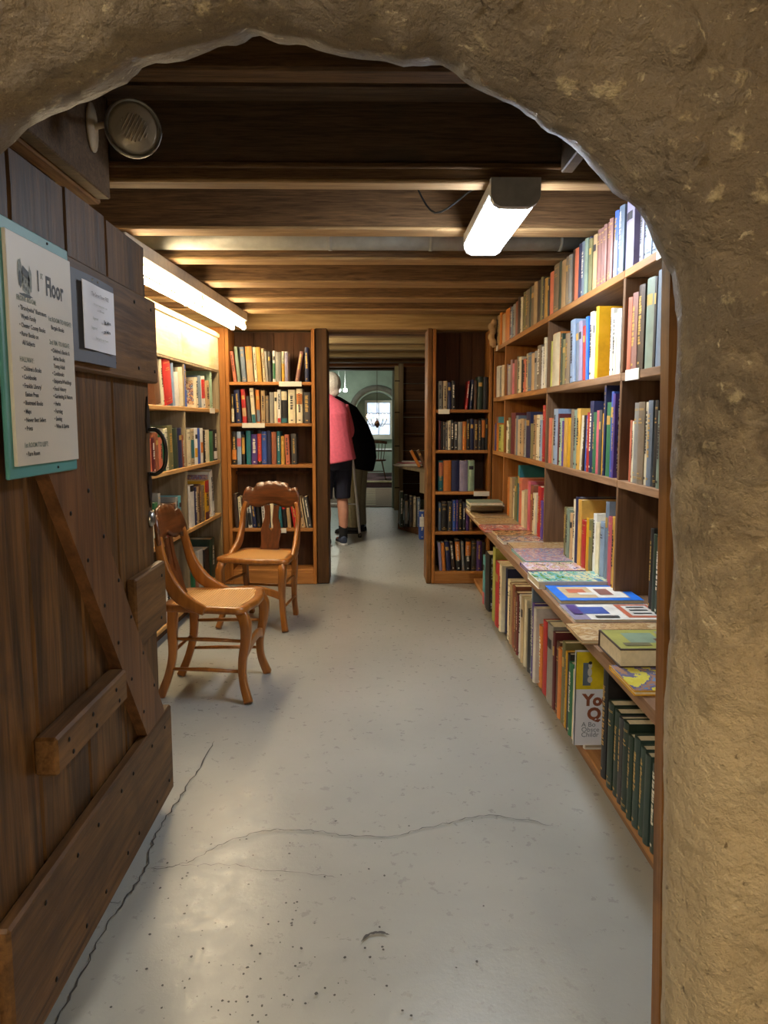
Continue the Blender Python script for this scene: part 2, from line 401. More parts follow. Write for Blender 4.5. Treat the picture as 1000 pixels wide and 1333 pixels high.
# ---- entrance hall behind the camera
struct('wall_hall_left', MB().box(-2.2, -2.1, -3, 1.0, 0, 2.7), 'wall')
struct('wall_hall_right', MB().box(2.1, 2.2, -3, 1.0, 0, 2.7), 'wall')
struct('wall_hall_rear', MB().box(-2.2, 2.2, -3.1, -3, 0, 2.7), 'wall')
struct('ceiling_hall', MB().box(-2.2, 2.2, -3.1, 1.4, 2.62, 2.7), 'wall')

# ---- book room shell
struct('wall_left', MB().box(-1.66, -1.56, 1.46, 6.2, 0, 2.45), 'wall')
struct('wall_right', MB().box(1.22, 1.32, 1.46, 6.2, 0, 2.45), 'wall_dark')
struct('wall_back', MB().box(-1.66, -.40, 6.14, 6.3, 0, 2.3).box(.47, 1.32, 6.14, 6.3, 0, 2.3).box(-.40, .47, 6.14, 6.3, 1.93, 2.3), 'wall_dark')

# ---- ceiling: boards on joists, each its own piece
CE = struct('ceiling', MB().box(-1.66, 1.32, 1.40, 6.2, 2.40, 2.48), 'wall_dark')
xs = [-1.56+.232*i for i in range(13)]
for a, b in zip(xs, xs[1:]): piece('ceiling_board', 'ceil', CE, a+.002, b-.002, 2.74, 6.14, 2.20+random.uniform(0, .006), 2.235, bev=.003)
xs = [-1.0+.26*i for i in range(9)]
for a, b in zip(xs, xs[1:]): piece('hatch_board', 'joist_dark', CE, a+.002, b-.002, 1.46, 2.66, 2.335+random.uniform(0, .006), 2.37, bev=.003)
def zline(y, z): return at_z(485, y, z).y
JZ = 2.04
ya, yb = zline(238, JZ), zline(247, JZ)
M['edge'] = wood('worn_joist_edge_wood', srgb(128, 98, 64), srgb(184, 148, 102), 'x', .7, 40, .92, 1.08, .5)
piece('joist', 'joist', CE, -1.56, 1.22, ya, yb, JZ+.014, 2.235, bev=.003)
piece('worn_joist_edge', 'edge', CE, -1.56, 1.22, ya-.002, yb+.002, JZ, JZ+.0138, bev=.004)
piece('hatch_board', 'joist_dark', CE, -.86, .64, ya-.03, ya, 2.085, 2.335, bev=.004)      # deep dark board in front of the first joist
piece('hatch_trim', 'joist', CE, -.86, .64, ya-.045, ya-.028, 2.075, 2.092, bev=.003)
piece('hatch_side', 'joist_dark', CE, .62, .66, 1.46, ya-.046, 2.06, 2.335, bev=.004)
piece('hatch_side', 'joist_dark', CE, -.90, -.855, 1.46, ya-.046, 1.97, 2.335, bev=.004)
piece('beam', 'joist', CE, -.85, .615, zline(91, 2.2), zline(91, 2.2)+.09, 2.2, 2.33, bev=.008)
piece('beam', 'joist_dark', CE, -.85, .615, zline(116, 2.27), zline(116, 2.27)+.1, 2.27, 2.33, bev=.006)
piece('ledger_beam', 'joist_y', CE, -.955, -.902, 1.46, ya, 1.965, 2.1, bev=.006)
for (t, b, z, dz) in ((299, 308, JZ, .17), (338, 345, JZ, .10), (368, 375, JZ, .16), (389, 394, JZ-.005, .16), (404, 409, JZ-.01, .16), (416, 420, JZ-.015, .16)):
    p, q = zline(t, z), zline(b, z)
    piece('joist', 'joist', CE, -1.56, 1.22, p, max(q, p+.07), z+.014, 2.235, bev=.003)
    piece('worn_joist_edge', 'edge', CE, -1.56, 1.22, p-.002, max(q, p+.07)+.002, z, z+.0138, bev=.004)
M['beam_lime'] = wood('limewashed_beam', srgb(136, 106, 66), srgb(188, 156, 108), 'x', .8, 12, .95, 1.05, .6)
piece('beam', 'beam_lime', CE, -1.56, 1.22, 5.98, 6.13, 1.945, 2.2, bev=.01)
# grey duct between the second and third joist
pd = thing('duct_pipe', 'grey metal duct pipe running across between the ceiling joists', 'pipe', (0, 3.79, 2.06))
yd = 3.79
M['duct'] = plain('galvanised_duct', srgb(150, 146, 134), .55, .15, 20, .12)
MB().tube([(-1.5, yd, 2.115), (1.2, yd, 2.115)], .055, 14).build('pipe', 'duct', pd)
for x in (-.2, .28, .9): MB().tube([(x-.008, yd, 2.115), (x+.008, yd, 2.115)], .0575, 14).build('seam_ring', 'duct', pd)

# ---- wooden jamb on the right of the opening (slightly out of plumb)
def jamb():
    t, b = at_y(862, 326, 1.44), at_y(847.5, 1330, 1.44)
    s = (b.x-t.x)/(b.z-t.z); X = lambda z: t.x+s*(z-t.z)
    mb = MB(); vs = []
    for i in range(15):
        z = -.003+2.2*i/14; w = .006*noise.noise(Vector((0, z*2, 4)))
        vs += [(X(z)+w*.4, 1.40, z), (X(z)+.085, 1.40, z), (X(z)+.085, 1.44, z), (X(z)+w*.4, 1.44, z)]
    fs = [(4*i+j, 4*i+(j+1) % 4, 4*i+4+(j+1) % 4, 4*i+4+j) for i in range(14) for j in range(4)]+[(3, 2, 1, 0), (56, 57, 58, 59)]
    mb.add(vs, fs); struct('trim_2', mb, 'post')
jamb()

# ---- mid room and far room shells
struct('wall_mid_left', MB().box(-1.7, -1.6, 6.3, 11.2, 0, 2.3), 'wall')
struct('wall_mid_right', MB().box(1.25, 1.35, 6.3, 11.2, 0, 2.3), 'wall_dark')
pb = at_y(511, 560, 11.0)
struct('wall_mid_far', MB().box(-1.7, -.95, 11.1, 11.3, 0, 2.4).box(pb.x, 1.35, 11.1, 11.3, 0, 2.4).box(-.95, pb.x, 11.1, 11.3, 1.98, 2.4), 'wall_far')
CM = struct('ceiling_mid', MB().box(-1.7, 1.35, 6.3, 11.2, 2.2, 2.3), 'wall_dark')
M['beam_pale'] = wood('pale_limed_beam', srgb(132, 108, 72), srgb(186, 164, 118), 'x', .8, 10, .85, 1.1, .5)
M['beam_orange_lit'] = wood('orange_lit_beam', srgb(150, 92, 58), srgb(196, 138, 98), 'x', .8, 10, .95, 1.05, .5)  # orange light on this beam is put into its wood colour
for k, (Y, z, w, mt) in enumerate(((6.45, 1.995, .1, 'joist'), (6.95, 2.0, .16, 'beam_pale'), (7.5, 1.995, .16, 'beam_pale'), (8.1, 1.99, .2, 'beam_pale'), (8.8, 1.97, .2, 'beam_pale'), (9.5, 1.965, .2, 'joist'), (10.2, 1.96, .2, 'beam_orange_lit'), (10.8, 1.96, .2, 'joist'))):
    piece('beam', mt, CM, -1.6, 1.25, Y, Y+w, z, 2.2, bev=.01)
struct('floor_far', MB().box(-2.4, 2.4, 11.25, 14.6, -.1, -.004), 'floor')
struct('floor_platform', MB().box(-2.4, 2.4, 14.6, 19, -.1, .12, .004), plain('plum_carpet', srgb(92, 62, 64), .9, 0, 40, .2))
struct('trim_3', MB().box(-2.4, 2.4, 14.57, 14.62, .095, .125, .003), 'white_wood')
struct('wall_far_left', MB().box(-2.5, -2.4, 11.2, 19, 0, 2.6), 'wall_far')
struct('wall_far_right', MB().box(2.4, 2.5, 11.2, 19, 0, 2.6), 'wall_far')
CF = struct('ceiling_far', MB().box(-2.5, 2.5, 11.2, 19, 2.5, 2.6), 'wall_far')
for Y, z in ((11.7, 2.1), (12.6, 2.12), (13.6, 2.14)): piece('beam', 'joist', CF, -2.4, 2.4, Y, Y+.22, z, 2.5, bev=.01)
# end wall with an arched niche around the window
def far_wall():
    Y = 17.0; L0 = at_y(463, 560, Y).x; R0 = at_y(518, 560, Y).x; zb = at_y(485, 585, Y).z; zt = at_y(490, 510, Y).z
    cx = (L0+R0)/2; r = (R0-L0)/2; zs = zt-r
    arc = [(L0, zb), (L0, zs)]+[(cx-r*math.cos(math.pi*i/18), zs+r*math.sin(math.pi*i/18)) for i in range(1, 18)]+[(R0, zs), (R0, zb)]
    top, bot = 2.6, 0
    mb = MB()
    for a, b in zip(arc, arc[1:]):
        if abs(a[0]-b[0]) > 1e-6: mb.add([(a[0], Y, a[1]), (b[0], Y, b[1]), (b[0], Y, top), (a[0], Y, top)], [(0, 1, 2, 3)])
        mb.add([(a[0], Y, a[1]), (a[0], Y+.55, a[1]), (b[0], Y+.55, b[1]), (b[0], Y, b[1])], [(0, 1, 2, 3)], True)
    mb.add([(-2.5, Y, 0), (L0, Y, 0), (L0, Y, top), (-2.5, Y, top)], [(0, 1, 2, 3)])
    mb.add([(R0, Y, 0), (2.5, Y, 0), (2.5, Y, top), (R0, Y, top)], [(0, 1, 2, 3)])
    mb.add([(L0, Y, 0), (R0, Y, 0), (R0, Y, zb), (L0, Y, zb)], [(0, 1, 2, 3)])
    mb.add([(L0, Y, zb), (R0, Y, zb), (R0, Y+.55, zb), (L0, Y+.55, zb)], [(0, 1, 2, 3)])
    mb.box(L0-.3, R0+.3, Y+.55, Y+.62, .4, 2.4)
    struct('wall_far', mb, 'wall_far')
    # stone ring round the niche
    mb = MB(); ring = [(cx-(r+.09)*math.cos(math.pi*i/18), zs+(r+.09)*math.sin(math.pi*i/18)) for i in range(19)]
    mb.tube([(x, Y-.01, z) for x, z in ring], [(.07, .03)]*19, 6, up=(0, 1, 0))
    struct('trim_4', mb, plain('arch_stone', srgb(108, 104, 96), .85, 0, 12, .2))
    # window
    wl, wr = at_y(478, 545, Y+.5).x, at_y(508, 545, Y+.5).x; wt, wb = at_y(490, 524, Y+.5).z, at_y(490, 566, Y+.5).z
    mb = MB(); fw = .05
    mb.box(wl-fw, wl, Y+.47, Y+.55, wb-fw, wt+fw).box(wr, wr+fw, Y+.47, Y+.55, wb-fw, wt+fw).box(wl, wr, Y+.47, Y+.55, wt, wt+fw).box(wl, wr, Y+.47, Y+.55, wb-fw, wb)
    w = struct('window_1', mb, 'white')
    MB().box(wl-.12, wr+.12, Y+.40, Y+.55, wb-fw-.05, wb-fw).build('window_sill', 'white', w)
    nx, nz = 2, 3
    for i in range(nx):
        for j in range(nz):
            a, b = wl+(wr-wl)*i/nx, wl+(wr-wl)*(i+1)/nx; c, d = wb+(wt-wb)*j/nz, wb+(wt-wb)*(j+1)/nz
            MB().box(a+.008, b-.008, Y+.52, Y+.53, c+.008, d-.008).build('pane', M['pane'], w)
    mb = MB().box((wl+wr)/2-.009, (wl+wr)/2+.009, Y+.5, Y+.535, wb, wt)
    for j in (1, 2): mb.box(wl, wr, Y+.5, Y+.535, wb+(wt-wb)*j/3-.009, wb+(wt-wb)*j/3+.009)
    mb.build('glazing_bars', 'white', w)
def pane_mat():
    m, nt, b = _new('daylit_frosted_pane'); v = coords(nt); n = tex(nt, v, 9, 4)
    L(nt, ramp(nt, n, [(.35, (.42, .6, .95)), (.65, (.85, .93, 1))]), b.inputs['Emission Color']); b.inputs['Emission Strength'].default_value = WIN_E
    return m
M['pane'] = pane_mat()
far_wall()

# ---- lamps that light the place
def led_lamp():
    n0, n1 = at_z(668, 268, 1.95), at_z(631, 333, 1.95)
    cx = (n0.x+n1.x)/2; y0, y1 = n0.y, n1.y; w = .078
    t = thing('ceiling_light', 'short white LED batten lamp under joists above right bookcase', 'lamp', (cx, (y0+y1)/2, 1.95))
    prof = [(-w, .045), (-w*.98, .03), (-w*.86, .012), (-w*.6, .0), (w*.6, .0), (w*.86, .012), (w*.98, .03), (w, .045)]
    mb = MB(); k = len(prof); vs = []
    for y in (y0+.035, y1-.02): vs += [(cx+a, y, 1.95+b) for a, b in prof]
    mb.add(vs, [(i, i+1, k+i+1, k+i) for i in range(k-1)]+[list(range(k)), list(range(k, 2*k))[::-1]], False); mb.build('diffuser', 'led', t)
    MB().box(cx-w-.003, cx+w+.003, y0+.03, y1-.016, 1.995, 2.04, .004).build('housing', 'plastic_grey', t)
    for ya_, yb_ in ((y0, y0+.034), (y1-.019, y1)):
        mb = MB(); vs = []
        for y in (ya_, yb_): vs += [(cx+a*1.05, y, 1.948+b*.98) for a, b in prof]+[(cx+w*1.05, y, 2.04), (cx-w*1.05, y, 2.04)]
        kk = k+2; mb.add(vs, [(i, (i+1) % kk, kk+(i+1) % kk, kk+i) for i in range(kk)]+[list(range(kk))[::-1], list(range(kk, 2*kk))]); mb.build('end_cap', 'plastic_grey', t)
    MB().tube(smooth_path([(cx-.05, y0+.02, 2.045), (cx-.1, y0+.35, 2.1), (cx-.22, y0+.55, 2.07), (cx-.3, y0+.6, 2.2)]), .004, 6).build('cable', 'rubber', t)
led_lamp()
def tube_lamp():
    far, mid, near = Vector((-.975, 5.72, 1.93)), Vector((-1.03, 4.56, 1.93)), Vector((-1.09, 3.36, 1.93))
    t = thing('strip_light', 'long warm fluorescent strip light above the left bookcase', 'lamp', (-1.03, 4.55, 1.93))
    d = (far-near).normalized(); s = Vector((d.y, -d.x, 0)); up = Vector((0, 0, 1))
    c = (far+near)/2; half = (far-near).length/2+.02
    MB().obox(c+up*.075, (s, d, up), (.065, half, .032), .004).build('housing', 'white_metal', t)
    MB().obox(c+up*.035, (s, d, up), (.02, half, .012), .003).build('reflector_ridge', 'white_metal', t)
    for a, b in ((near, mid-d*.02), (mid+d*.02, far)):
        for o in (-.042, .042):
            MB().tube([a+s*o, b+s*o], .0165, 12).build('fluorescent_tube', 'tube', t)
    for q in (near, mid, far):
        for o in (-.042, .042): MB().obox(q+s*o+up*.012, (s, d, up), (.012, .016, .034), .003).build('tube_socket', 'white_metal', t)
tube_lamp()
def hall_lamps():
    t = thing('hall_ceiling_light', 'round hall ceiling light behind the arch', 'lamp', (-1.0, -.6, 2.5))
    MB().lathe([(.02, 2.62), (.17, 2.615), (.18, 2.59), (.17, 2.58)], (-1.0, -.6, 0), 24).build('base', 'white_metal', t)
    MB().lathe([(.16, 2.58), (.155, 2.54), (.11, 2.51), (.02, 2.5)], (-1.0, -.6, 0), 24).build('glass_shade', glow('hall_glass', (1, .93, .82), HALL_E), t)
    t = thing('hall_wall_fill_light', 'added unseen wall lamp behind the arch, lighting the plaster', 'lamp', (1.0, -2.9, 1.3))  # added unseen lamp, lights the arch plaster from the front
    MB().box(.93, 1.07, -3.0, -2.97, 1.2, 1.42, .005).build('wall_plate', 'white_metal', t)
    MB().lathe([(.03, .98), (.09, 1.0), (.11, 1.14), (.1, 1.2)], (1.0, -2.86, .2), 20).build('glass_shade', glow('wall_fill_glass', (1, .84, .62), WALL_FILL_E), t)
    t = thing('mid_room_fill_light', 'added hidden ceiling light in passage, brightening the people beyond the doorway', 'lamp', (-.9, 6.78, 1.89))  # added lamp, hidden from view, brightens the people past the doorway
    MB().lathe([(.02, 2.2), (.05, 2.19), (.05, 2.0), (.13, 1.985), (.14, 1.97)], (-.9, 6.75, 0), 20).build('base', 'white_metal', t)
    MB().lathe([(.13, 1.97), (.12, 1.93), (.08, 1.9), (.02, 1.89)], (-.9, 6.75, 0), 20).build('glass_shade', glow('mid_glass', (1, .88, .68), MID_E), t)
    t = thing('spot_light_pair', 'pair of small glowing bulbs under far room ceiling beam', 'lamp', (-.55, 13.2, 1.8))
    for dx in (0, .14):
        b = at_y(441+dx*60, 508, 12.9)
        MB().lathe([(.012, .03), (.026, .02), (.034, 0), (.026, -.02), (.01, -.03)], b, 12).build('bulb', glow('spot_bulb', (.86, 1, .9), FAR_E*2), t)
        MB().tube([b+Vector((0, 0, .03)), (b.x, b.y, 2.5)], .006, 6).build('stem', 'plastic_grey', t)
    t = thing('far_room_light', 'far room ceiling light out of view to the left', 'lamp', (-1.4, 15.0, 2.4))
    MB().lathe([(.02, 2.497), (.2, 2.49), (.2, 2.44), (.16, 2.42), (.02, 2.41)], (-1.4, 15, 0), 20).build('glass_shade', glow('far_glass', (.9, 1, .92), FAR_E), t)
hall_lamps()

# ---- round sealed-beam emergency lamp in the hatch
def emergency():
    p = at_y(173, 168, 2.28); pl = at_x(119, 166, -.853)
    t = thing('emergency_lamp', 'round emergency spotlight with ribbed lens mounted in ceiling hatch', 'lamp', (pl.x, pl.y, p.z-.08))
    ax = (Vector((.1, .1, EYE))-p).normalized(); ax = (ax+Vector((.12, 0, .2))).normalized()
    r = .073
    MB().lathe([(.01, -.075), (.03, -.07), (r*.8, -.035), (r, -.012), (r*1.06, 0), (r*1.06, .008), (r*.98, .01)], p, 28, ax).build('lamp_bowl', 'plastic_grey', t)
    MB().lathe([(r*1.02, .006), (r*1.07, .009), (r*1.05, .015), (r*.97, .014), (r*.97, .008)], p, 28, ax).build('rim', 'steel', t)
    ln = MB().lathe([(r*.97, .009), (r*.8, .016), (r*.45, .021), (.004, .023)], p, 28, ax).build('lens', 'lens', t)
    q = Vector((0, 0, 1)).rotation_difference(ax)
    for i in range(-4, 5):
        h = math.sqrt(max(0, (r*.5)**2-(i*.009)**2))
        a, b = p+q @ Vector((i*.009, -h, .0205)), p+q @ Vector((i*.009, h, .0205))
        MB().tube([a, (a+b)/2+ax*.003, b], .0022, 6).build('lens_rib', 'lens', ln)
    mb = MB().lathe([(.045, 0), (.045, .006), (.02, .012), (.004, .012)], (-.853, pl.y, pl.z), 20, (1, 0, 0))
    mb.v = [Vector((v.x, v.y, pl.z+(v.z-pl.z)*1.6)) for v in mb.v]; mb.build('mounting_plate', 'ceramic', t)
    MB().tube(smooth_path([(-.845, pl.y, pl.z), (-.8, pl.y-.02, pl.z), p-ax*.07]), .009, 8).build('swivel_arm', 'ceramic', t)
def lens_mat():
    m, nt, b = _new('ribbed_lamp_glass'); b.inputs['Base Color'].default_value = c4(srgb(176, 164, 146)); b.inputs['Roughness'].default_value = .18
    b.inputs['Metallic'].default_value = .15; v = coords(nt, (1, 1, 1), False); bump(nt, b, tex(nt, v, 60, 2), .3, .004); return m
M['lens'] = lens_mat()
emergency()

# ================================================================== DOOR (open, hinged on the left jamb) AND SIGNS
DX = -.69
def text(body, size, parent, mat, y, z, x, align='LEFT', sx=1.0, space=1.0, name='printed_text', bold=0.0):
    cu = bpy.data.curves.new(name, 'FONT'); cu.body = body; cu.size = size; cu.align_x = align; cu.space_line = space; cu.resolution_u = 2; cu.offset = bold
    o = bpy.data.objects.new(name, cu); COL.objects.link(o)
    dg = bpy.context.evaluated_depsgraph_get(); me = bpy.data.meshes.new_from_object(o.evaluated_get(dg))
    bpy.data.objects.remove(o); bpy.data.curves.remove(cu)
    off = ROOTLOC[parent.name]
    for v in me.vertices: v.co = Vector((x, y+v.co.x*sx, z+v.co.y))-off     # text runs along +Y, faces +X
    me.name = name; me.materials.clear(); me.materials.append(M[mat]); t = bpy.data.objects.new(name, me); COL.objects.link(t); t.parent = parent; ROOTLOC[t.name] = off
    return t
def door():
    d = MB().box(-.733, -.722, 1.22, 2.405, .03, 1.765).build('door_1', 'door', kind='structure')
    ys = [1.22, 1.53, 1.80, 2.07, 2.41]
    for i, (a, b) in enumerate(zip(ys, ys[1:])):
        mb = MB(); n = 24; vs = []; zt = 1.772+random.uniform(-.006, .004)
        jit = [random.uniform(-.0015, .0015) for _ in range(n+1)]
        for k in range(n+1):
            z = .012+(zt-.012)*k/n; e = .0025+jit[k]
            for (x, y) in ((-.722, a+.001), (DX-.008, a+.0015+e*.3), (DX, a+.006+e), (DX, b-.006-e), (DX-.008, b-.0015-e*.3), (-.722, b-.001)): vs.append((x, y, z))
        fs = [(6*k+j, 6*k+(j+1) % 6, 6*k+6+(j+1) % 6, 6*k+6+j) for k in range(n) for j in range(6)]+[range(5, -1, -1), range(6*n, 6*n+6)]
        mb.add(vs, fs); mb.build('plank', 'door', d)
    bt = DX+.028
    piece('batten', 'batten', d, DX, bt, 1.24, 2.415, 1.365, 1.612, bev=.005)
    piece('batten', 'batten', d, DX, bt, 2.12, 2.425, .605, .81, bev=.005)
    piece('batten', 'batten', d, DX, bt+.004, 1.30, 2.425, .05, .335, bev=.006)
    # diagonal brace with ends cut flush to the battens
    z0, z1 = .337, 1.363; yy = lambda z: 2.255-.735*(z-.345); w = .095
    MB().plate([(yy(z0)-w, z0), (yy(z0)+w, z0), (yy(z1)+w, z1), (yy(z1)-w, z1)], .03, (DX, 0, 0), (0, 1, 0), (0, 0, 1), (1, 0, 0)).build('brace', wood('door_brace_wood', srgb(74, 48, 30), srgb(122, 84, 52), 'z', .5, 15, .95, 1.05, .5), d)
    piece('latch_block', 'batten', d, DX, DX+.05, 1.50, 1.945, .53, .612, bev=.006)
    nm = MB()
    def nail(y, z, x): nm.lathe([(.0055, 0), (.0055, .0015), (.002, .003)], (x, y, z), 8, (1, 0, 0))
    for y in (1.45, 1.62, 1.75, 1.92, 2.02, 2.2, 2.34): nail(y, .29, bt+.004); nail(y+.03, .10, bt+.004)
    for y in (2.0, 2.2, 2.36): nail(y, 1.58, bt); nail(y+.02, 1.40, bt)
    for y in (2.38,): nail(y, .77, bt); nail(y-.02, .64, bt)
    for z in (.42, .55, .68, .8, .93, 1.05): nail(yy(z)-.06, z, DX+.03); nail(yy(z)+.05, z+.04, DX+.03)
    for y in (1.56, 1.7, 1.86): nail(y, .585, DX+.05); nail(y+.02, .55, DX+.05)
    nm.build('nail_heads', 'nail', d, kind='stuff')
    # wrought pull handle and escutcheon
    hy = 2.375; x0 = DX
    h = MB().plate([(-.012, 1.215), (.012, 1.215), (.018, 1.25), (.013, 1.29), (0, 1.325), (-.013, 1.29), (-.018, 1.25)], .005, (x0, hy, 0), (0, 1, 0), (0, 0, 1), (1, 0, 0)).build('pull_handle', 'iron', d)
    MB().plate([(-.012, 1.095), (-.018, 1.06), (-.012, 1.02), (0, .985), (.012, 1.02), (.018, 1.06), (.012, 1.095)], .005, (x0, hy, 0), (0, 1, 0), (0, 0, 1), (1, 0, 0)).build('lower_plate', 'iron', h)
    MB().tube(smooth_path([(x0+.004, hy, 1.225), (x0+.03, hy, 1.222), (x0+.05, hy, 1.195), (x0+.055, hy, 1.15), (x0+.048, hy, 1.11), (x0+.025, hy, 1.09), (x0+.003, hy, 1.09)]), .0065, 10).build('grip', 'iron', h)
    MB().lathe([(.024, 0), (.024, .004), (.019, .012), (.006, .015)], (x0, hy, .95), 20, (1, 0, 0)).build('door_boss', 'steel', d)
    return d
door()

def sign():
    X = DX+.031
    t = thing('floor_directory_sign', 'teal-backed white directory sign listing first floor rooms, hung on door', 'sign', (X, 1.55, 1.14))
    def skew(mb, k=0): return mb
    back = MB().box(X, X+.008, 1.385, 1.705, 1.145, 1.612, .003); back.build('backing_board', 'teal', t)
    fx = X+.008
    MB().box(fx, fx+.007, 1.405, 1.697, 1.168, 1.588, .001).build('white_panel', 'white', t)
    tx = fx+.0075
    y0 = 1.405; zt = 1.588
    text('1', .054, t, 'ink', y0+.116, zt-.088, tx, sx=.75, bold=.0012, name='printed_title')
    text('st', .022, t, 'ink_grey', y0+.137, zt-.063, tx, sx=.8, name='printed_title')
    text('Floor', .052, t, 'ink', y0+.16, zt-.09, tx, sx=.76, bold=.0014, name='printed_title')
    # little picture of the mill house
    e = t
    E = lambda u, v: (tx, y0+.04+u*.06, zt-.108+v*.066)
    rnd = random.Random(3)
    def blob(cu, cv, ru, rv, mat, name, k=16, dx=0.0):
        pts = [E(cu+ru*math.cos(2*math.pi*a/k)*rnd.uniform(.75, 1.15), cv+rv*math.sin(2*math.pi*a/k)*rnd.uniform(.75, 1.15)) for a in range(k)]
        MB().add([(q[0]+dx, q[1], q[2]) for q in pts], [range(k)]).build(name, mat, t)
    eg, ed = plain('emblem_grey_ink', srgb(134, 142, 138), .6, 0, 160, .35), plain('emblem_dark_ink', srgb(58, 64, 64), .6, 0, 160, .4)
    blob(.17, .6, .17, .42, eg, 'printed_tree'); blob(.14, .45, .1, .24, ed, 'printed_tree_shade', dx=.0001); blob(.85, .5, .13, .4, eg, 'printed_tree')
    MB().add([E(.28, .15), E(.8, .02), E(.8, .5), E(.28, .6)], [(0, 1, 2, 3)]).build('printed_house_wall', eg, t)
    MB().add([E(.24, .6), E(.84, .46), E(.74, .72), E(.36, .84)], [(0, 1, 2, 3)]).build('printed_house_roof', ed, t)
    for k in range(6): u = .34+.15*(k % 3); v = .42-.05*(k % 3)-.2*(k//3); MB().add([(q[0]+.0002, q[1], q[2]) for q in (E(u, v), E(u+.07, v-.01), E(u+.07, v+.09), E(u, v+.1))], [(0, 1, 2, 3)]).build('printed_window', ed, t)
    blob(.5, .03, .46, .05, ed, 'printed_ground', dx=.0001)
    def col(y, z, rows, sz=.0118, gap=.0175):
        body = ''
        for r in rows:
            if r.startswith('#'): text(r[1:], sz*1.12, t, 'ink_grey', y, z, tx, sx=.92, bold=.0003, name='printed_heading')
            elif r: text(r, sz, t, 'ink', y+.006, z, tx, sx=.95, bold=.0003, name='printed_list')
            z -= gap
    col(y0+.03, zt-.118, ['#FRONT ROOM:', '\u2022 "Brandywine" Illustrators', '   Wyeth Family', '\u2022 Chester County Books', '\u2022 Rarer Books on', '   All Subjects', '', '#HALLWAY:', "\u2022 Children's Books", '\u2022 Cookbooks', '\u2022 Franklin Library/', '   Easton Press', '\u2022 Illustrated Books', '\u2022 Maps', '\u2022 Newer Best Sellers', '\u2022 Prints', '', '#1st ROOM TO LEFT:', '\u2022 Rare Room'], gap=.0158)
    col(y0+.165, zt-.139, ['#1st ROOM TO RIGHT:', '  Bargain Books', '', '#2nd RM. TO RIGHT:', "\u2022 Children's Books &", '   Series Books', '   Young Adult', '\u2022 Cookbooks', '\u2022 Etiquette/Weddings', '\u2022 Food History', '\u2022 Gardening & Nature', '\u2022 Herbs', '\u2022 Farming', '\u2022 Sewing', '\u2022 Wine & Spirits'], gap=.0152)
    for y, z in ((1.60, 1.603), (1.6, 1.156)): MB().lathe([(.003, 0), (.002, .002)], (X+.008, y, z), 8, (1, 0, 0)).build('screw', 'nail', t)
    # smaller notice
    X2 = DX+.03
    n = thing('notice_card', 'white paper notice with handwriting on slate card, pinned to door', 'notice', (X2, 1.85, 1.38))
    mb = MB(); k = 10; vs = []
    for i in range(k+1):
        u = i/k; y = 1.715+.275*u; cx_ = X2+.006+.006*math.sin(u*3.0)
        vs += [(cx_, y, 1.383), (cx_, y, 1.582), (cx_+.003, y, 1.582), (cx_+.003, y, 1.383)]
    mb.add(vs, [(4*i+j, 4*i+(j+1) % 4, 4*i+4+(j+1) % 4, 4*i+4+j) for i in range(k) for j in range(4)]+[(3, 2, 1, 0), tuple(range(4*k, 4*k+4))]); mb.build('card_backing', 'slate', n)
    mb = MB(); vs = []
    for i in range(k+1):
        u = i/k; y = 1.752+.205*u; cx_ = X2+.0185+.0015*math.sin(u*7+.5)
        vs += [(cx_, y, 1.413), (cx_, y, 1.563), (cx_+.001, y, 1.563), (cx_+.001, y, 1.413)]
    mb.add(vs, [(4*i+j, 4*i+(j+1) % 4, 4*i+4+(j+1) % 4, 4*i+4+j) for i in range(k) for j in range(4)]+[(3, 2, 1, 0), tuple(range(4*k, 4*k+4))]); mb.build('paper_sheet', 'sheet', n)
    px = X2+.0235
    text('The Secret Room FREE', .0125, n, 'ink', 1.855, 1.535, px, 'CENTER', .95)
    text('For your browsing pleasure, open', .0065, n, 'ink_grey', 1.855, 1.515, px, 'CENTER')
    text('at 1000 hours', .0075, n, 'ink', 1.855, 1.503, px, 'CENTER')
    text('Suggested:', .0085, n, 'ink_grey', 1.80, 1.482, px)
    text('1hr  before', .0105, n, 'ink', 1.872, 1.481, px, bold=.0005, name='handwriting')
    text('Suggested:', .0085, n, 'ink_grey', 1.79, 1.460, px)
    text('~~ before', .0105, n, 'ink', 1.872, 1.459, px, bold=.0005, name='handwriting')
    text('Thank you for your interest', .0075, n, 'ink_grey', 1.855, 1.438, px, 'CENTER')
    for y in (1.83, 1.865): MB().lathe([(.003, 0), (.003, .003), (.001, .005)], (X2+.012, y, 1.574), 8, (1, 0, 0)).build('pin', 'steel', n)
sign()

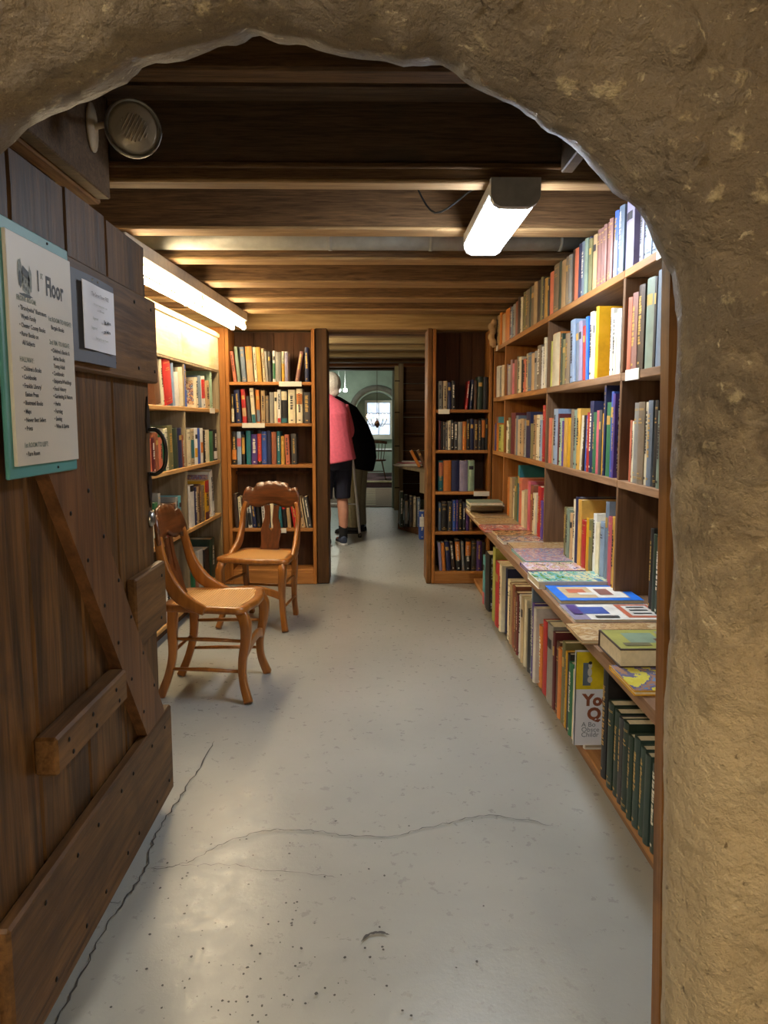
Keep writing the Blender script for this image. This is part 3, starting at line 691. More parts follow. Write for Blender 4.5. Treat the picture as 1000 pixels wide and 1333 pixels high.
# ================================================================== BOOKCASES
XR = .909                                   # front plane of the long right bookcase
SZ = (1.035, 1.425, 1.79)                   # its shelf heights
LZ = .60                                    # display ledge height
yr = lambda px, z=1.2, X=XR: solve(px, lambda s: (X, s, z), 1.2, 8)
UP = [yr(806.5, 1.2), yr(711, 1.2), yr(656.5, 1.2)]
Y_NEAR, Y_FAR = 1.62, 5.80
def right_case():
    t = thing('long_bookcase', 'long open wooden bookcase of many books along right wall', 'bookcase', (1.05, 3.7, LZ))
    cols = [Y_NEAR]+UP+[Y_FAR]; bk = 1.19
    for bi, (a, b) in enumerate(zip(cols, cols[1:])):
        near = bi < 2
        for z in SZ:
            MB().box(XR, bk, a+.001, b-.001, z-.028, z, .003).build('shelf', 'shelf_g' if near else 'shelf_o', t)
            MB().box(XR-.002, XR+.012, a+.002, b-.002, z-.029, z-.0003, .002).build('shelf_edge', 'shelf_o' if (not near or z > 1.7) else 'shelf_g', t)
        n = max(2, int((b-a)/.2))
        for i in range(n):
            y0, y1 = a+(b-a)*i/n, a+(b-a)*(i+1)/n
            piece('back_board', 'back', t, bk, bk+.012, y0+.0015, y1-.0015, LZ, 1.79, bev=.002)
    for y in UP:
        for za, zb in zip((LZ,)+SZ, (SZ[0]-.029, SZ[1]-.029, SZ[2]-.029)):
            piece('upright', 'shelf_gz' if y < 5 else 'shelf_oz', t, XR-.001, bk, y-.011, y+.011, za, zb, bev=.002)
    for y in (Y_NEAR, Y_FAR): piece('end_panel', 'shelf_oz' if y > 3 else 'shelf_gz', t, XR-.002, bk, y-.012, y+.012, LZ, 1.79, bev=.002)
    # price cards on the shelf edges
    for (px, z, w) in ((825, SZ[1], .14), (862, SZ[2], .06), (648, SZ[2], .06)):
        y = yr(px if px > 700 else px, z); MB().box(XR-.006, XR-.003, y-w/2, y+w/2, z-.032, z+.006).build('shelf_card', 'card', t)
    return t
right_case()
def ledge_x(Y): return .70-.0155*(5.7-Y)
def ledge():
    t = thing('display_ledge', 'low wooden display ledge with open shelf beneath, along right bookcase', 'shelf', (.85, 3.7, 0))
    mb = MB(); a, b = 1.52, 5.78; z0, z1 = LZ-.032, LZ
    pts = [(ledge_x(a), a), (1.2, a), (1.2, b), (ledge_x(b), b)]
    vs = [(x, y, z) for z in (z0, z1) for x, y in pts]
    mb.add(vs, [(3, 2, 1, 0), (4, 5, 6, 7)]+[(i, (i+1) % 4, 4+(i+1) % 4, 4+i) for i in range(4)]); mb.build('ledge_board', 'shelf_g', t)
    piece('bottom_board', 'shelf_o', t, .775, 1.2, 1.52, 5.78, .03, .055, bev=.003)
    piece('kick_board', 'shelf_g', t, .785, .80, 1.52, 5.78, 0, .03, bev=.002)
    for y in (1.56, UP[0]-.35, UP[0]+.78, UP[1]+.75, 5.74): piece('support', 'shelf_oz', t, 1.035, 1.2, y-.01, y+.01, .055, LZ-.032, bev=.002)
    for i in range(9):
        y0, y1 = 1.52+4.26*i/9, 1.52+4.26*(i+1)/9; piece('back_board', 'back', t, 1.2, 1.212, y0+.002, y1-.002, 0, LZ, bev=.002)
ledge()

# back bookcases flanking the doorway
YB = 5.84
def bx(px, z, Y=YB): return solve(px, lambda s: (s, Y, z), -3, 3)
def zy(py, px=485, Y=YB): return at_y(px, py, Y).z
BL = dict(x0=bx(296, 1), x1=bx(411, 1), z=[zy(497, 350), zy(551, 350), zy(605, 350), zy(688, 350)])
BR = dict(x0=bx(563, 1), x1=.905, z=[zy(533, 600), zy(586, 600), zy(640, 600), zy(692, 600), zy(744, 600)])
def back_case(c, name, label, st, tops, base_z):
    x0, x1 = c['x0'], c['x1']; xm = (x0+x1)/2
    t = thing('open_bookcase', label, 'bookcase', (xm, YB+.13, 0)); dp = .27
    piece('side_panel', 'shelf_oz', t, x0, x0+st, YB, YB+dp, 0, tops, bev=.003)
    piece('side_panel', 'shelf_oz', t, x1-st, x1, YB, YB+dp, 0, tops, bev=.003)
    for z in c['z']: piece('shelf', 'shelf_ox', t, x0+st, x1-st, YB+.002, YB+dp-.01, z-.024, z, bev=.003)
    piece('base_board', 'shelf_ox', t, x0+st, x1-st, YB+.003, YB+.03, 0, base_z, bev=.003)
    n = 4
    for i in range(n):
        a, b = x0+st+(x1-x0-2*st)*i/n, x0+st+(x1-x0-2*st)*(i+1)/n; piece('back_board', 'back', t, a+.001, b-.001, YB+dp-.008, YB+dp, base_z*0, tops, bev=.002)
    return t
tl = back_case(BL, 'l', 'narrow orange-wood bookcase at back, left of the doorway', .026, 1.935, .10)
tr = back_case(BR, 'r', 'narrow orange-wood bookcase at back, right of the doorway', .024, 1.935, BR['z'][4]-.024)
piece('inner_rail', 'back', tl, BL['x0']+.026, BL['x1']-.026, YB+.2, YB+.22, BL['z'][2]-.085, BL['z'][2]-.06)
piece('inner_shelf', 'shelf_ox', tl, BL['x0']+.026, BL['x1']-.026, YB+.003, YB+.2, .10, .115)
for i, (px, row, w) in enumerate(((378, 0, .17), (330, 1, .17), (366, 3, .08))):
    z = BL['z'][row]; x = bx(px, z); piece('shelf_card', 'card', tl, x-w/2, x+w/2, YB-.004, YB-.001, z-.034, z+.002, bev=0)
for px, row, w in ((578, 0, .085), (627, 2, .12)):
    z = BR['z'][row]; x = bx(px, z); piece('shelf_card', 'card', tr, x-w/2, x+w/2, YB-.004, YB-.001, z-.034, z+.002, bev=0)
# filler panel in the left back corner and door jambs
piece('trim_5', 'shelf_oz', None, bx(270, 1), BL['x0']-.003, YB+.01, YB+.035, 0, 1.945)['kind'] = 'structure'
piece('trim_6', 'jamb_dark', None, BL['x1']+.002, bx(427, 1), YB+.02, 6.13, 0, 1.94, bev=.006)['kind'] = 'structure'
piece('trim_7', 'post', None, bx(556, 1), BR['x0']-.002, YB+.005, 6.13, 0, 1.94, bev=.006)['kind'] = 'structure'

# left bookcase: runs beside the door, turned about two degrees
def XLf(Y): return -1.14-.033*(5.75-Y)
ALZ = (1.34, .965, .565, .09)
def yl(px, z): return solve(px, lambda s: (XLf(s), s, z), 2.2, 7)
LUP = [yl(242.5, 1.1)]
def left_case():
    t = thing('wall_bookcase', 'pale wooden bookcase behind the open door, under strip light', 'bookcase', (-1.25, 4.6, 0))
    a0, b0 = 3.05, 5.80; d = Vector((.033, 1, 0)).normalized(); s = Vector((d.y, -d.x, 0)); up = Vector((0, 0, 1))
    def pbox(name, mat, ya, yb, dep0, dep1, z0, z1, bev=.003):
        yc = (ya+yb)/2; c = Vector((XLf(yc), yc, (z0+z1)/2))-s*((dep0+dep1)/2)
        MB().obox(c, (s, d, up), ((dep1-dep0)/2, (yb-ya)/2, (z1-z0)/2), bev).build(name, mat, t)
    for z in ALZ: pbox('shelf', 'pale_y', a0, b0-.03, 0, .25, z-.026, z)
    for y in [a0+.012, LUP[0]-.93]+LUP: 
        for za, zb in zip(ALZ, (1.605, ALZ[0]-.027, ALZ[1]-.027, ALZ[2]-.027)): pbox('upright', 'grey_up', y-.014, y+.014, .002, .25, za, zb)
    pbox('end_panel', 'grey_up', b0-.03, b0, -.002, .26, 0, 1.62)
    pbox('end_panel', 'grey_up', a0-.014, a0-.001, -.002, .26, 0, 1.62)
    pbox('header_board', 'white_wood', a0, b0-.001, .0, .022, 1.622, 1.90)
    pbox('header_rail', 'white_wood', a0, b0-.001, -.012, .0, 1.86, 1.89)
    pbox('top_board', 'grey_up', a0, b0-.03, .0, .25, 1.606, 1.621)
    n = 9
    for i in range(n): ya, yb = a0+(b0-a0)*i/n, a0+(b0-a0)*(i+1)/n; pbox('back_board', 'back', ya+.002, yb-.002, .252, .264, .0, 1.62)
    pbox('base_rail', 'back', a0, b0-.03, .04, .06, 0, ALZ[3]-.027)
    y = yl(276, ALZ[0]); pbox('shelf_card', 'card', y-.07, y+.07, -.004, -.001, ALZ[0]-.034, ALZ[0]+.004, 0)
    y = yl(193, 1.7); pbox('price_notice', 'card', 3.55, 4.12, -.004, -.001, 1.64, 1.84, 0)
left_case()

# ================================================================== BOOKS
PAL = {'black': (30, 28, 28), 'charcoal': (66, 64, 64), 'grey': (146, 142, 134), 'pale grey': (186, 184, 178), 'slate blue': (104, 118, 134), 'pale blue': (142, 162, 188),
       'navy': (34, 40, 78), 'blue': (54, 88, 172), 'bright blue': (30, 112, 214), 'lilac': (150, 142, 170), 'purple': (84, 60, 134), 'teal': (34, 108, 118), 'light teal': (98, 168, 176),
       'dark green': (40, 58, 44), 'green': (44, 110, 72), 'olive': (116, 112, 72), 'lime': (176, 176, 84), 'pale green': (150, 176, 148), 'yellow': (214, 160, 24), 'mustard': (196, 150, 66),
       'cream': (226, 214, 180), 'white': (226, 222, 212), 'tan': (182, 150, 108), 'beige': (196, 174, 136), 'brown': (106, 72, 48), 'dark brown': (64, 44, 32), 'reddish brown': (142, 82, 56),
       'orange': (206, 122, 44), 'salmon': (204, 112, 82), 'red': (184, 42, 40), 'maroon': (96, 32, 34), 'faded rose': (136, 92, 82), 'pink': (200, 96, 106), 'grey brown': (126, 110, 90), 'sage': (126, 142, 124), 'deep green': (50, 68, 60)}
CM_ = {}
def cover_mat(c):
    if c not in CM_:
        m, nt, b = _new('cover_'+c.replace(' ', '_')); v = coords(nt); n = tex(nt, v, 14, 6, .65)
        k = srgb(*PAL[c]); col = ramp(nt, n, [(.25, [x*.72 for x in k]), (.55, k), (.8, [min(1, x*1.12+.012) for x in k])])
        L(nt, vary(nt, col, .85, 1.15), b.inputs['Base Color']); b.inputs['Roughness'].default_value = .48; CM_[c] = m
    return CM_[c]
M['gold'] = plain('gilt_print', srgb(196, 158, 84), .4, .3)
M['print_w'] = plain('pale_print', srgb(228, 222, 204), .55)
M['print_k'] = plain('dark_print', srgb(40, 36, 40), .55)
ARTS = {'multi': art('cover_picture', [srgb(*c) for c in ((40, 60, 110), (196, 150, 96), (214, 196, 160), (150, 70, 50), (70, 120, 150), (230, 222, 200))], 30),
        'rust': art('rust_cover_picture', [srgb(*c) for c in ((110, 50, 30), (190, 110, 60), (220, 180, 120), (70, 40, 40), (140, 80, 50))], 26),
        'green': art('green_cover_picture', [srgb(*c) for c in ((40, 90, 60), (120, 170, 90), (90, 170, 190), (220, 220, 160), (50, 110, 150))], 24, (1, .4, 1)),
        'purple': art('purple_cover_picture', [srgb(*c) for c in ((50, 40, 80), (120, 100, 150), (236, 232, 240), (190, 130, 140), (224, 214, 170), (60, 50, 90))], 24, (1, .5, 1)),
        'sky': art('circus_cover_picture', [srgb(*c) for c in ((70, 150, 200), (200, 150, 120), (220, 190, 170), (110, 120, 170), (190, 120, 80), (80, 170, 210))], 34),
        'tan': art('tan_cover_picture', [srgb(*c) for c in ((90, 66, 50), (196, 160, 112), (212, 180, 130), (170, 130, 84), (214, 190, 150))], 22),
        'dark': art('dark_cover_picture', [srgb(*c) for c in ((24, 32, 36), (34, 56, 60), (200, 206, 210), (110, 84, 74), (40, 50, 64), (90, 104, 140))], 22),
        'red': art('red_cover_picture', [srgb(*c) for c in ((190, 50, 40), (220, 190, 170), (130, 120, 130), (220, 90, 50), (236, 220, 200))], 24),
        'beige': art('beige_cover_picture', [srgb(*c) for c in ((212, 200, 140), (222, 210, 150), (170, 70, 60), (226, 214, 170), (190, 160, 110))], 16),
        'lemon': art('lemon_cover_picture', [srgb(*c) for c in ((226, 214, 80), (230, 220, 90), (110, 110, 150), (170, 130, 110), (100, 140, 190))], 9)}
ORD = lambda n: str(n)+('th' if 10 <= n % 100 <= 20 else {1: 'st', 2: 'nd', 3: 'rd'}.get(n % 10, 'th'))
USED = {}
def mk_cover(t, d, h, b=.0028, soft=False):
    """U-shaped case: local x = thickness, y = depth (spine at 0), z = height"""
    bl = min(.006, t*.14); k = 6
    b = min(b, t*.18); out = [(t, d), (t, 0)]+[(t*(1-(i+1)/(k+1)), -bl*math.sin(math.pi*(i+1)/(k+1))) for i in range(k)]+[(0, 0), (0, d)]
    inn = [(b, d), (b, b*1.2), (t-b, b*1.2), (t-b, d)]
    prof = out+inn; n = len(prof); vs = [(x, y, z) for z in (0, h) for x, y in prof]
    fs = [(i, (i+1) % n, n+(i+1) % n, n+i) for i in range(n)]
    m = len(out)
    for o, fl in ((0, 1), (n, 0)):
        a = lambda i: o+i
        quads = [[a(0), a(1), a(n-2), a(n-1)], [a(m-1), a(m), a(m+1), a(m-2)], [a(1)]+[a(2+i) for i in range(k)]+[a(m-2), a(m+1), a(n-2)]]
        for q in quads: fs.append(q if (q and fl) else q[::-1])
    mb = MB(); mb.add(vs, fs); return mb, bl
def fix_normals(o):
    bm = bmesh.new(); bm.from_mesh(o.data); bmesh.ops.recalc_face_normals(bm, faces=bm.faces); bm.to_mesh(o.data); bm.free()
QUEUE = []
def book(*a, **k): QUEUE.append((a, k))
def shown(loc, rz, t, d, h, *a):
    # rough size in the picture: the spine plus the cover that shows
    m = Matrix.Translation(Vector(loc)) @ Matrix.Rotation(rz, 4, 'Z')
    q = [proj(m @ Vector(v)) for v in ((0, 0, 0), (t, 0, 0), (t, 0, h), (0, 0, h))]
    return abs(sum(q[i][0]*q[(i+1) % 4][1]-q[(i+1) % 4][0]*q[i][1] for i in range(4)))/2
def flush_books(limit=300):
    order = sorted(range(len(QUEUE)), key=lambda i: -shown(*QUEUE[i][0])); keep = set(order[:limit]); rest = []
    for i, (a, k) in enumerate(QUEUE):
        if i in keep: build_book(*a, **k)
        else: rest.append(build_book(*a, **k))
    # the smallest books of all in the picture stay joined in one object
    vs, fs, mi, mats = [], [], [], []
    for o in rest:
        ly, rz = o.rotation_euler.y, o.rotation_euler.z
        mt = Matrix.Translation(o.location) @ Matrix.Rotation(rz, 4, 'Z') @ Matrix.Rotation(ly, 4, 'Y')
        kids = list(o.children)+[g for c in o.children for g in c.children]
        for c in kids:
            me = c.data; b = len(vs); vs += [mt @ v.co for v in me.vertices]; m = me.materials[0]
            if m not in mats: mats.append(m)
            for p in me.polygons: fs.append([b+i for i in p.vertices]); mi.append(mats.index(m))
        for c in kids: bpy.data.objects.remove(c)
        bpy.data.objects.remove(o)
    me = bpy.data.meshes.new('distant_books'); me.from_pydata(vs, [], fs)
    for m in mats: me.materials.append(m)
    me.polygons.foreach_set('material_index', mi); me.update()
    s = bpy.data.objects.new('distant_books', me); COL.objects.link(s); s['kind'] = 'stuff'
    s['label'] = 'the many thin far books filling gaps between larger ones on shelves'; s['category'] = 'books'
def build_book(loc, rz, t, d, h, colour, label, group, lean=0.0, panel=None, near=None, near_art=None, style=None, cat='book'):
    ly = R(lean); zoff = t*math.sin(ly) if ly > 0 else 0
    o = thing('book', label, cat, (loc[0], loc[1], loc[2]+zoff), group, (0, ly, rz))
    cm, bl = mk_cover(t, d, h); c = cm.build('cover', cover_mat(colour), o, local=True); fix_normals(c)
    g = .0035; b = min(.0028, t*.18)
    MB().box(b, t-b, .004, d-.003, g, h-g).build('page_block', 'paper', o, local=True)
    e = -.0005
    yb = lambda x: -bl*math.sin(math.pi*min(1, max(0, x/t)))+e
    def patch(mb, x0, x1, z0, z1, n=3):
        xs = [x0+(x1-x0)*i/n for i in range(n+1)]; vs = [(x, yb(x)-.0003, z) for z in (z0, z1) for x in xs]
        mb.add(vs, [(i, i+1, n+2+i, n+1+i) for i in range(n)])
    if panel:
        for pc, z0, z1 in panel:
            mb = MB(); patch(mb, t*.04, t*.96, h*z0, h*z1, 5); mb.build('spine_panel', cover_mat(pc) if pc in PAL else M[pc], c, local=True)
    lum = sum(PAL[colour])/3
    style = style or random.choice(['bands', 'title', 'title', 'title', 'none', 'none', 'label'])
    if t < .012: style = 'none'
    pm = 'print_k' if lum > 130 else random.choice(['gold', 'print_w', 'gold'])
    mb = MB()
    if style == 'bands':
        pm = 'gold' if lum < 150 else 'print_k'
        for z in (.06, .075, .9, .915): patch(mb, t*.08, t*.92, h*z, h*z+.0018)
        patch(mb, t*.3, t*.7, h*.78, h*.80); patch(mb, t*.22, t*.78, h*.74, h*.755); patch(mb, t*.35, t*.65, h*.12, h*.135)
    elif style == 'label':
        patch(mb, t*.15, t*.85, h*.70, h*.82); pm = 'gold' if lum < 140 else 'print_k'
    elif style == 'title':
        z = h*random.uniform(.3, .42); zt = h*random.uniform(.82, .92); w = random.uniform(.16, .26)
        while z < zt:
            l = random.uniform(.004, .013); x = t*(.5-w+random.uniform(-.03, .03)); patch(mb, x, x+2*w*t*random.uniform(.75, 1), z, min(z+l, zt), 2); z += l+random.choice([.0018, .0018, .006])
        patch(mb, t*.35, t*.65, h*.07, h*.07+.008, 2)
    if mb.v: mb.build('spine_print', pm, c, local=True, kind='stuff')
    if near_art:                             # picture on the cover that faces the viewer
        x = t+.0006 if near == 'hi' else -.0006; y0, y1 = .012, d-.012; z0, z1 = .02, h-.02
        q = [(x, y0, z0), (x, y1, z0), (x, y1, z1), (x, y0, z1)]
        MB().add(q, [(0, 1, 2, 3) if near == 'hi' else (3, 2, 1, 0)]).build('cover_picture', ARTS[near_art], c, local=True)
    return o
SIZE = lambda h: 'tall' if h >= .275 else ('small' if h <= .2 else '')
def make_label(colour, h, t, n, end, place):
    adj = SIZE(h); th = 'slim' if t < .022 else ('thick' if t > .06 else '')
    words = ' '.join(w for w in (adj or th, colour, 'book,', ORD(n), 'from', end+',', place) if w)
    return words
def parse(spec):
    for tok in spec.split(';'):
        tok = tok.strip()
        if not tok: continue
        f = [s.strip() for s in tok.split(',')]
        o = {'l': 0.0, 'r': 0.0, 'p': None, 'a': None, 's': None, 'd': None}
        for e in f[4:]:
            if e[0] == 'p': o['p'] = (o['p'] or [])+[tuple([e[1:].split(':')[0]]+[float(v) for v in e.split(':')[1:]])]
            elif e[0] in 'ld': o[e[0]] = float(e[1:])
            elif e[0] == 'r': o['r'] = float(e[1:])/100
            else: o[e[0]] = e[1:]
        yield float(f[0]), float(f[1]), f[2], float(f[3])/100, o
def settle(it, lo=None, hi=None):
    """it: [s0, s1, lean, h, ...] along the shelf; keep neighbours clear of each other"""
    tn = lambda a: math.tan(R(a)); out = []; ps, pl, ph = lo, 0.0, 9.0
    for b in it:
        if ps is not None:
            req = max(0, min(ph, b[3])*(tn(pl)-tn(b[2]))); s0 = max(b[0], ps+req+.0012)
            if b[1]-s0 < .010: b[2] = pl; s0 = max(b[0], ps+.0012)
            b[0] = s0
        b[1] = max(b[1], b[0]+.009); out.append(b); ps, pl, ph = b[1]+b[3]*0, b[2], b[3]
    if hi is not None and out:
        e = hi-max(0, out[-1][3]*tn(out[-1][2])); sh = out[-1][1]-e
        if sh > 0: out[-1][1] -= sh; out[-1][0] = min(out[-1][0], out[-1][1]-.012)
    return out
def row_right(spec, z, place, group, X=XR, dep=.17, end='far end', lo=None):
    it = []
    for x0, x1, colour, h, o in parse(spec):
        h *= random.uniform(.985, 1.015)
        it.append([-yr(x0, z+.02, X+.005), -yr(x1, z+.02, X+.005), o['l'], h, colour, o])
    lo = -(Y_FAR-.0135) if lo is None else lo
    for n, (s0, s1, ln, h, colour, o) in enumerate(settle(it, lo), 1):
        t = s1-s0-.001; Xs = X+o['r']+random.uniform(.002, .009); d = min((o['d'] or dep*100)/100, 1.187-Xs-.008)
        book((Xs+.006, -s0, z+.0006), -math.pi/2, t, d, h, colour, make_label(colour, h, t, n, end, place), group, ln, o['p'], 'hi', o['a'], o['s'])
    return max(b[1] for b in it)
def row_left(spec, z, place, group, dep=.17):
    a = math.pi/2-.033; it = []
    for x0, x1, colour, h, o in parse(spec):
        f = lambda s: (XLf(s)-.006, s, z+.02); h *= random.uniform(.985, 1.015)
        it.append([solve(x0, f, 2.2, 7), solve(x1, f, 2.2, 7), o['l'], h, colour, o])
    for n, (s0, s1, ln, h, colour, o) in enumerate(settle(it), 1):
        t = s1-s0-.001; off = .012+o['r']
        book((XLf(s0)-off, s0, z+.0006), a, t, (o['d'] or dep*100)/100, h, colour, make_label(colour, h, t, n, 'door side', place), group, ln, o['p'], 'lo', o['a'], o['s'])
def row_back(spec, z, place, group, dep=.15, Y=YB):
    it = []; c = BL if group == GL else BR
    for x0, x1, colour, h, o in parse(spec):
        h *= random.uniform(.985, 1.015); it.append([bx(x0, z+.02, Y+.02), bx(x1, z+.02, Y+.02), o['l'], h, colour, o])
    for n, (s0, s1, ln, h, colour, o) in enumerate(settle(it, c['x0']+.028, c['x1']-.028), 1):
        t = s1-s0-.001; yy = Y+.026+o['r']+random.uniform(0, .015)
        book((s0, yy, z+.0006), 0, t, dep, h, colour, make_label(colour, h, t, n, 'left', place), group, ln, o['p'], None, None, o['s'])

GL, GR = 'books in back-left bookcase', 'books in back-right bookcase'
# ---- long right bookcase
row_right('639,642,black,20; 642,644.5,charcoal,20; 645,649.5,tan,22; 650,652,orange,23; 652,656,tan,20.5; 656,662,orange,21.5; 662,664,maroon,22; 664,667,slate blue,20.5; 667,670,grey,20.5; 670,673,reddish brown,21; 673,677,dark brown,22.5; 677,679.3,cream,21; 679.5,683,olive,23.5; 683,687.5,grey brown,23; 688,690,dark green,23; 690,694,grey brown,22.5; 694,698,tan,23.5; 698,702,dark brown,22.8; 702,704.5,olive,23.5; 705,707,black,22; 707,711,mustard,21; 711,712.7,black,20; 713,718,salmon,21.5; 718,725,grey brown,23.8,sbands; 725,729,dark green,23; 729,735,tan,22.5; 735,738,grey brown,22.6; 738,742,grey,22.6; 742.5,745.5,dark brown,23.6; 746,751,salmon,23; 751,755,navy,23.3; 755,759,slate blue,23.5; 759,763,sage,23.2; 763,765,navy,23.4; 765,769,olive,22; 769,774,tan,22.2',
          SZ[2], 'top shelf of right bookcase', 'old books along top shelf of right bookcase')
row_right('774.5,779,faded rose,22.5,sbands; 779,783,faded rose,22.6,sbands; 783,787,faded rose,22.6,sbands; 787,791,faded rose,22.7,sbands; 791,795.5,faded rose,23,sbands; 796,801,blue,24.6,ppale blue:0:.55; 801,808,slate blue,25,d20; 812,822,lilac,24,d16; 830,835,lilac,19.5; 835,840,pale blue,19.5; 840,846.5,pale blue,19.4; 846.5,852,pale blue,19.3; 853,858,maroon,18.5',
          SZ[2], 'near half of right bookcase top shelf', 'old books along top shelf of right bookcase')
S2 = 'second shelf down, right bookcase,'
row_right('639,641,tan,21; 641,644,reddish brown,22; 645,649,white,22.5; 649.5,652,grey,21; 652,655,beige,21.5', SZ[1], S2+' farthest bay', 'books in right bookcase')
row_right('658.5,660,maroon,21; 660,663,grey,20; 663,665.3,faded rose,22.5; 665.5,667.5,pink,20; 667.5,671,reddish brown,21.5; 671,674,olive,23; 674,677.5,cream,22; 677.5,679,black,20; 679,683,salmon,20; 683,686,beige,22; 686,690.5,slate blue,22; 690.5,694.5,tan,21; 694.5,698,grey,21.5; 698,703,grey brown,23.5; 703.5,705.5,white,22.5; 705.5,708,cream,27', SZ[1], S2+' third bay', 'books in right bookcase')
row_right('715.5,718,lime,23; 718,728,orange,26,pcream:.0:.99; 728,730,dark green,25; 730,734,olive,21.5; 734,740,grey brown,23; 740,747,pale blue,28,l-3; 747.5,752,slate blue,26,l-4; 752.2,756.5,lilac,26,l-4; 757.5,761,red,23,l-4; 761.2,764,bright blue,26.5,l-4,d19; 764.6,769.7,cream,28,l-2,asky; 770,772,white,26.5; 772,775.5,yellow,29,d22; 788,792,red,24,r2; 792,795,white,25.5; 795.2,799,cream,23; 799.2,804,white,24', SZ[1], S2+' middle bay', 'books in right bookcase')
row_right('814,819,salmon,26; 819,826,faded rose,27; 826,834,dark brown,29,d20; 836,846,sage,29.5; 847,850,black,29; 851,861,slate blue,30', SZ[1], S2+' nearest bay', 'books in right bookcase')
S3 = 'third shelf down, right bookcase,'
row_right('639,640.5,lilac,19; 640.5,642.3,purple,20; 642.5,646,light teal,25,pfaded rose:.5:1,r1; 646,647.5,orange,20; 647.5,653.5,lime,19,d12', SZ[0], S3+' farthest bay', 'books in right bookcase')
row_right('658.5,660,cream,22; 660,663,olive,24; 663,669,maroon,27; 669,670,tan,23; 670,672.5,slate blue,25; 672.5,676,beige,23; 676,680,tan,23; 681,683,grey,22; 683,688.3,navy,27; 688.5,692,olive,20; 692,697,tan,25; 697,701,cream,25,l1; 701,704.5,pale blue,22; 705,708,red,30', SZ[0], S3+' third bay', 'books in right bookcase')
row_right('713,716,salmon,23; 716,718,tan,23; 718,723.5,pale blue,28; 724,726,maroon,25; 726,730,pale green,23; 730,732,purple,22; 732,736,mustard,23; 736,740,yellow,23; 740,743.5,grey brown,27; 743.5,748.3,sage,27; 748.5,753,mustard,27; 753.2,755.5,cream,24,l6; 756,758,dark brown,24; 758.2,760.5,blue,23.5,l3; 760.7,764.5,red,25; 764.7,769,navy,29.5; 769.2,773,green,25.5; 773.2,776.5,pink,26; 776.7,780,charcoal,26,amulti; 780.2,782.5,yellow,25; 782.6,784.8,navy,35; 785,791,green,29; 791.2,794,blue,33,d18; 794.2,797,purple,32,d20,adark', SZ[0], S3+' middle bay', 'books in right bookcase')
row_right('815.5,818,salmon,22; 818.2,820.7,cream,21.5; 821,826,grey,28; 826.2,834,grey brown,28; 834.5,838.5,cream,28; 838.7,844.5,slate blue,28.5; 846,850,black,28,d20; 852.5,859,sage,25', SZ[0], S3+' nearest bay', 'books in right bookcase')
S4 = 'standing at back of ledge,'
row_right('659.5,662,orange,28; 662,665.3,tan,28; 666.5,668.3,cream,22; 668.5,671.5,olive,29; 671.7,674,teal,38,d22; 674.2,677.5,salmon,30; 677.7,681,cream,23; 681.2,684.5,beige,24; 684.7,687.5,pink,30,ared; 688,691,reddish brown,28; 691.3,695,cream,24,l3; 697,701,red,29,l3,ared; 702,705,purple,22', LZ, S4+' third bay', 'books at back of the ledge', dep=.2)
row_right('731.5,735,olive,24; 735,739,sage,24; 739,742.5,tan,23; 742.7,746,cream,30; 746.2,750,navy,31; 750.2,754.5,mustard,31,d20; 754.7,759.5,red,22; 760,764,yellow,24; 764.2,768.5,olive,24; 769,772.7,white,27; 773,777.5,cream,24; 778,783.3,pale blue,25; 783.6,787.7,slate blue,34; 788,792.3,pink,28; 792.5,797.5,mustard,29', LZ, S4+' middle bay', 'books at back of the ledge', dep=.2)
row_right('829,833,black,29,r3; 834,838.5,dark green,27,r3; 839,844,dark green,27,r3; 844.5,849,dark green,27,r3; 849.5,855,dark green,20,r3', LZ, S4+' nearest bay', 'books at back of the ledge', dep=.18)

# ---- low shelf under the ledge
BZ = .0555
LOW = [None]
def row_low(spec, X, place, end='far end'): LOW[0] = row_right(spec, BZ, place, 'books on low shelf under the ledge', X=X, dep=.26, end=end, lo=LOW[0])
P1 = 'low shelf under ledge, far part'
row_low('627,629.5,light teal,32,ppink:0:.25; 630,635,black,36,adark,d24; 640,643,lime,45; 643.5,648,red,38,d20; 648.5,651,cream,38', .72, P1)
row_low('653,656,navy,37,r1; 658.5,661.5,cream,33; 661.8,664.5,tan,33; 664.8,668,reddish brown,33; 668.2,671,brown,32; 671.3,673.3,maroon,31; 673.6,676.3,white,32; 676.6,679.5,beige,33; 679.8,682.7,cream,33; 684,688,black,30; 688.5,690,slate blue,44,d24; 690.3,692.6,purple,36; 692.8,695.5,white,35', .735, 'low shelf under ledge, between the supports')
row_low('697,703,orange,28,agreen,l-3; 704.5,709,red,33,l-2; 710,717,grey,34,amulti; 717.3,720.5,maroon,33,l-2; 720.8,724,brown,30; 724.3,728,orange,29; 728.3,731.5,olive,33; 731.7,733,grey,28; 733.2,735,yellow,31; 735.3,738,black,31; 738.2,742,green,28; 742.3,745.3,cream,27; 745.6,749,white,26', .745, 'low shelf under ledge, middle part')
row_low('753.5,756,tan,18; 756.5,759.5,white,20,d18; 779,785,black,38,d23; 787.5,794,dark green,29; 794.5,801,dark green,28.5; 801.5,806,charcoal,28; 806.5,813,dark green,28; 814,819.5,dark green,26; 820,827,deep green,27; 828,834,deep green,27; 834.5,841,deep green,26; 842,849,dark green,26', .765, 'low shelf under ledge, near part')
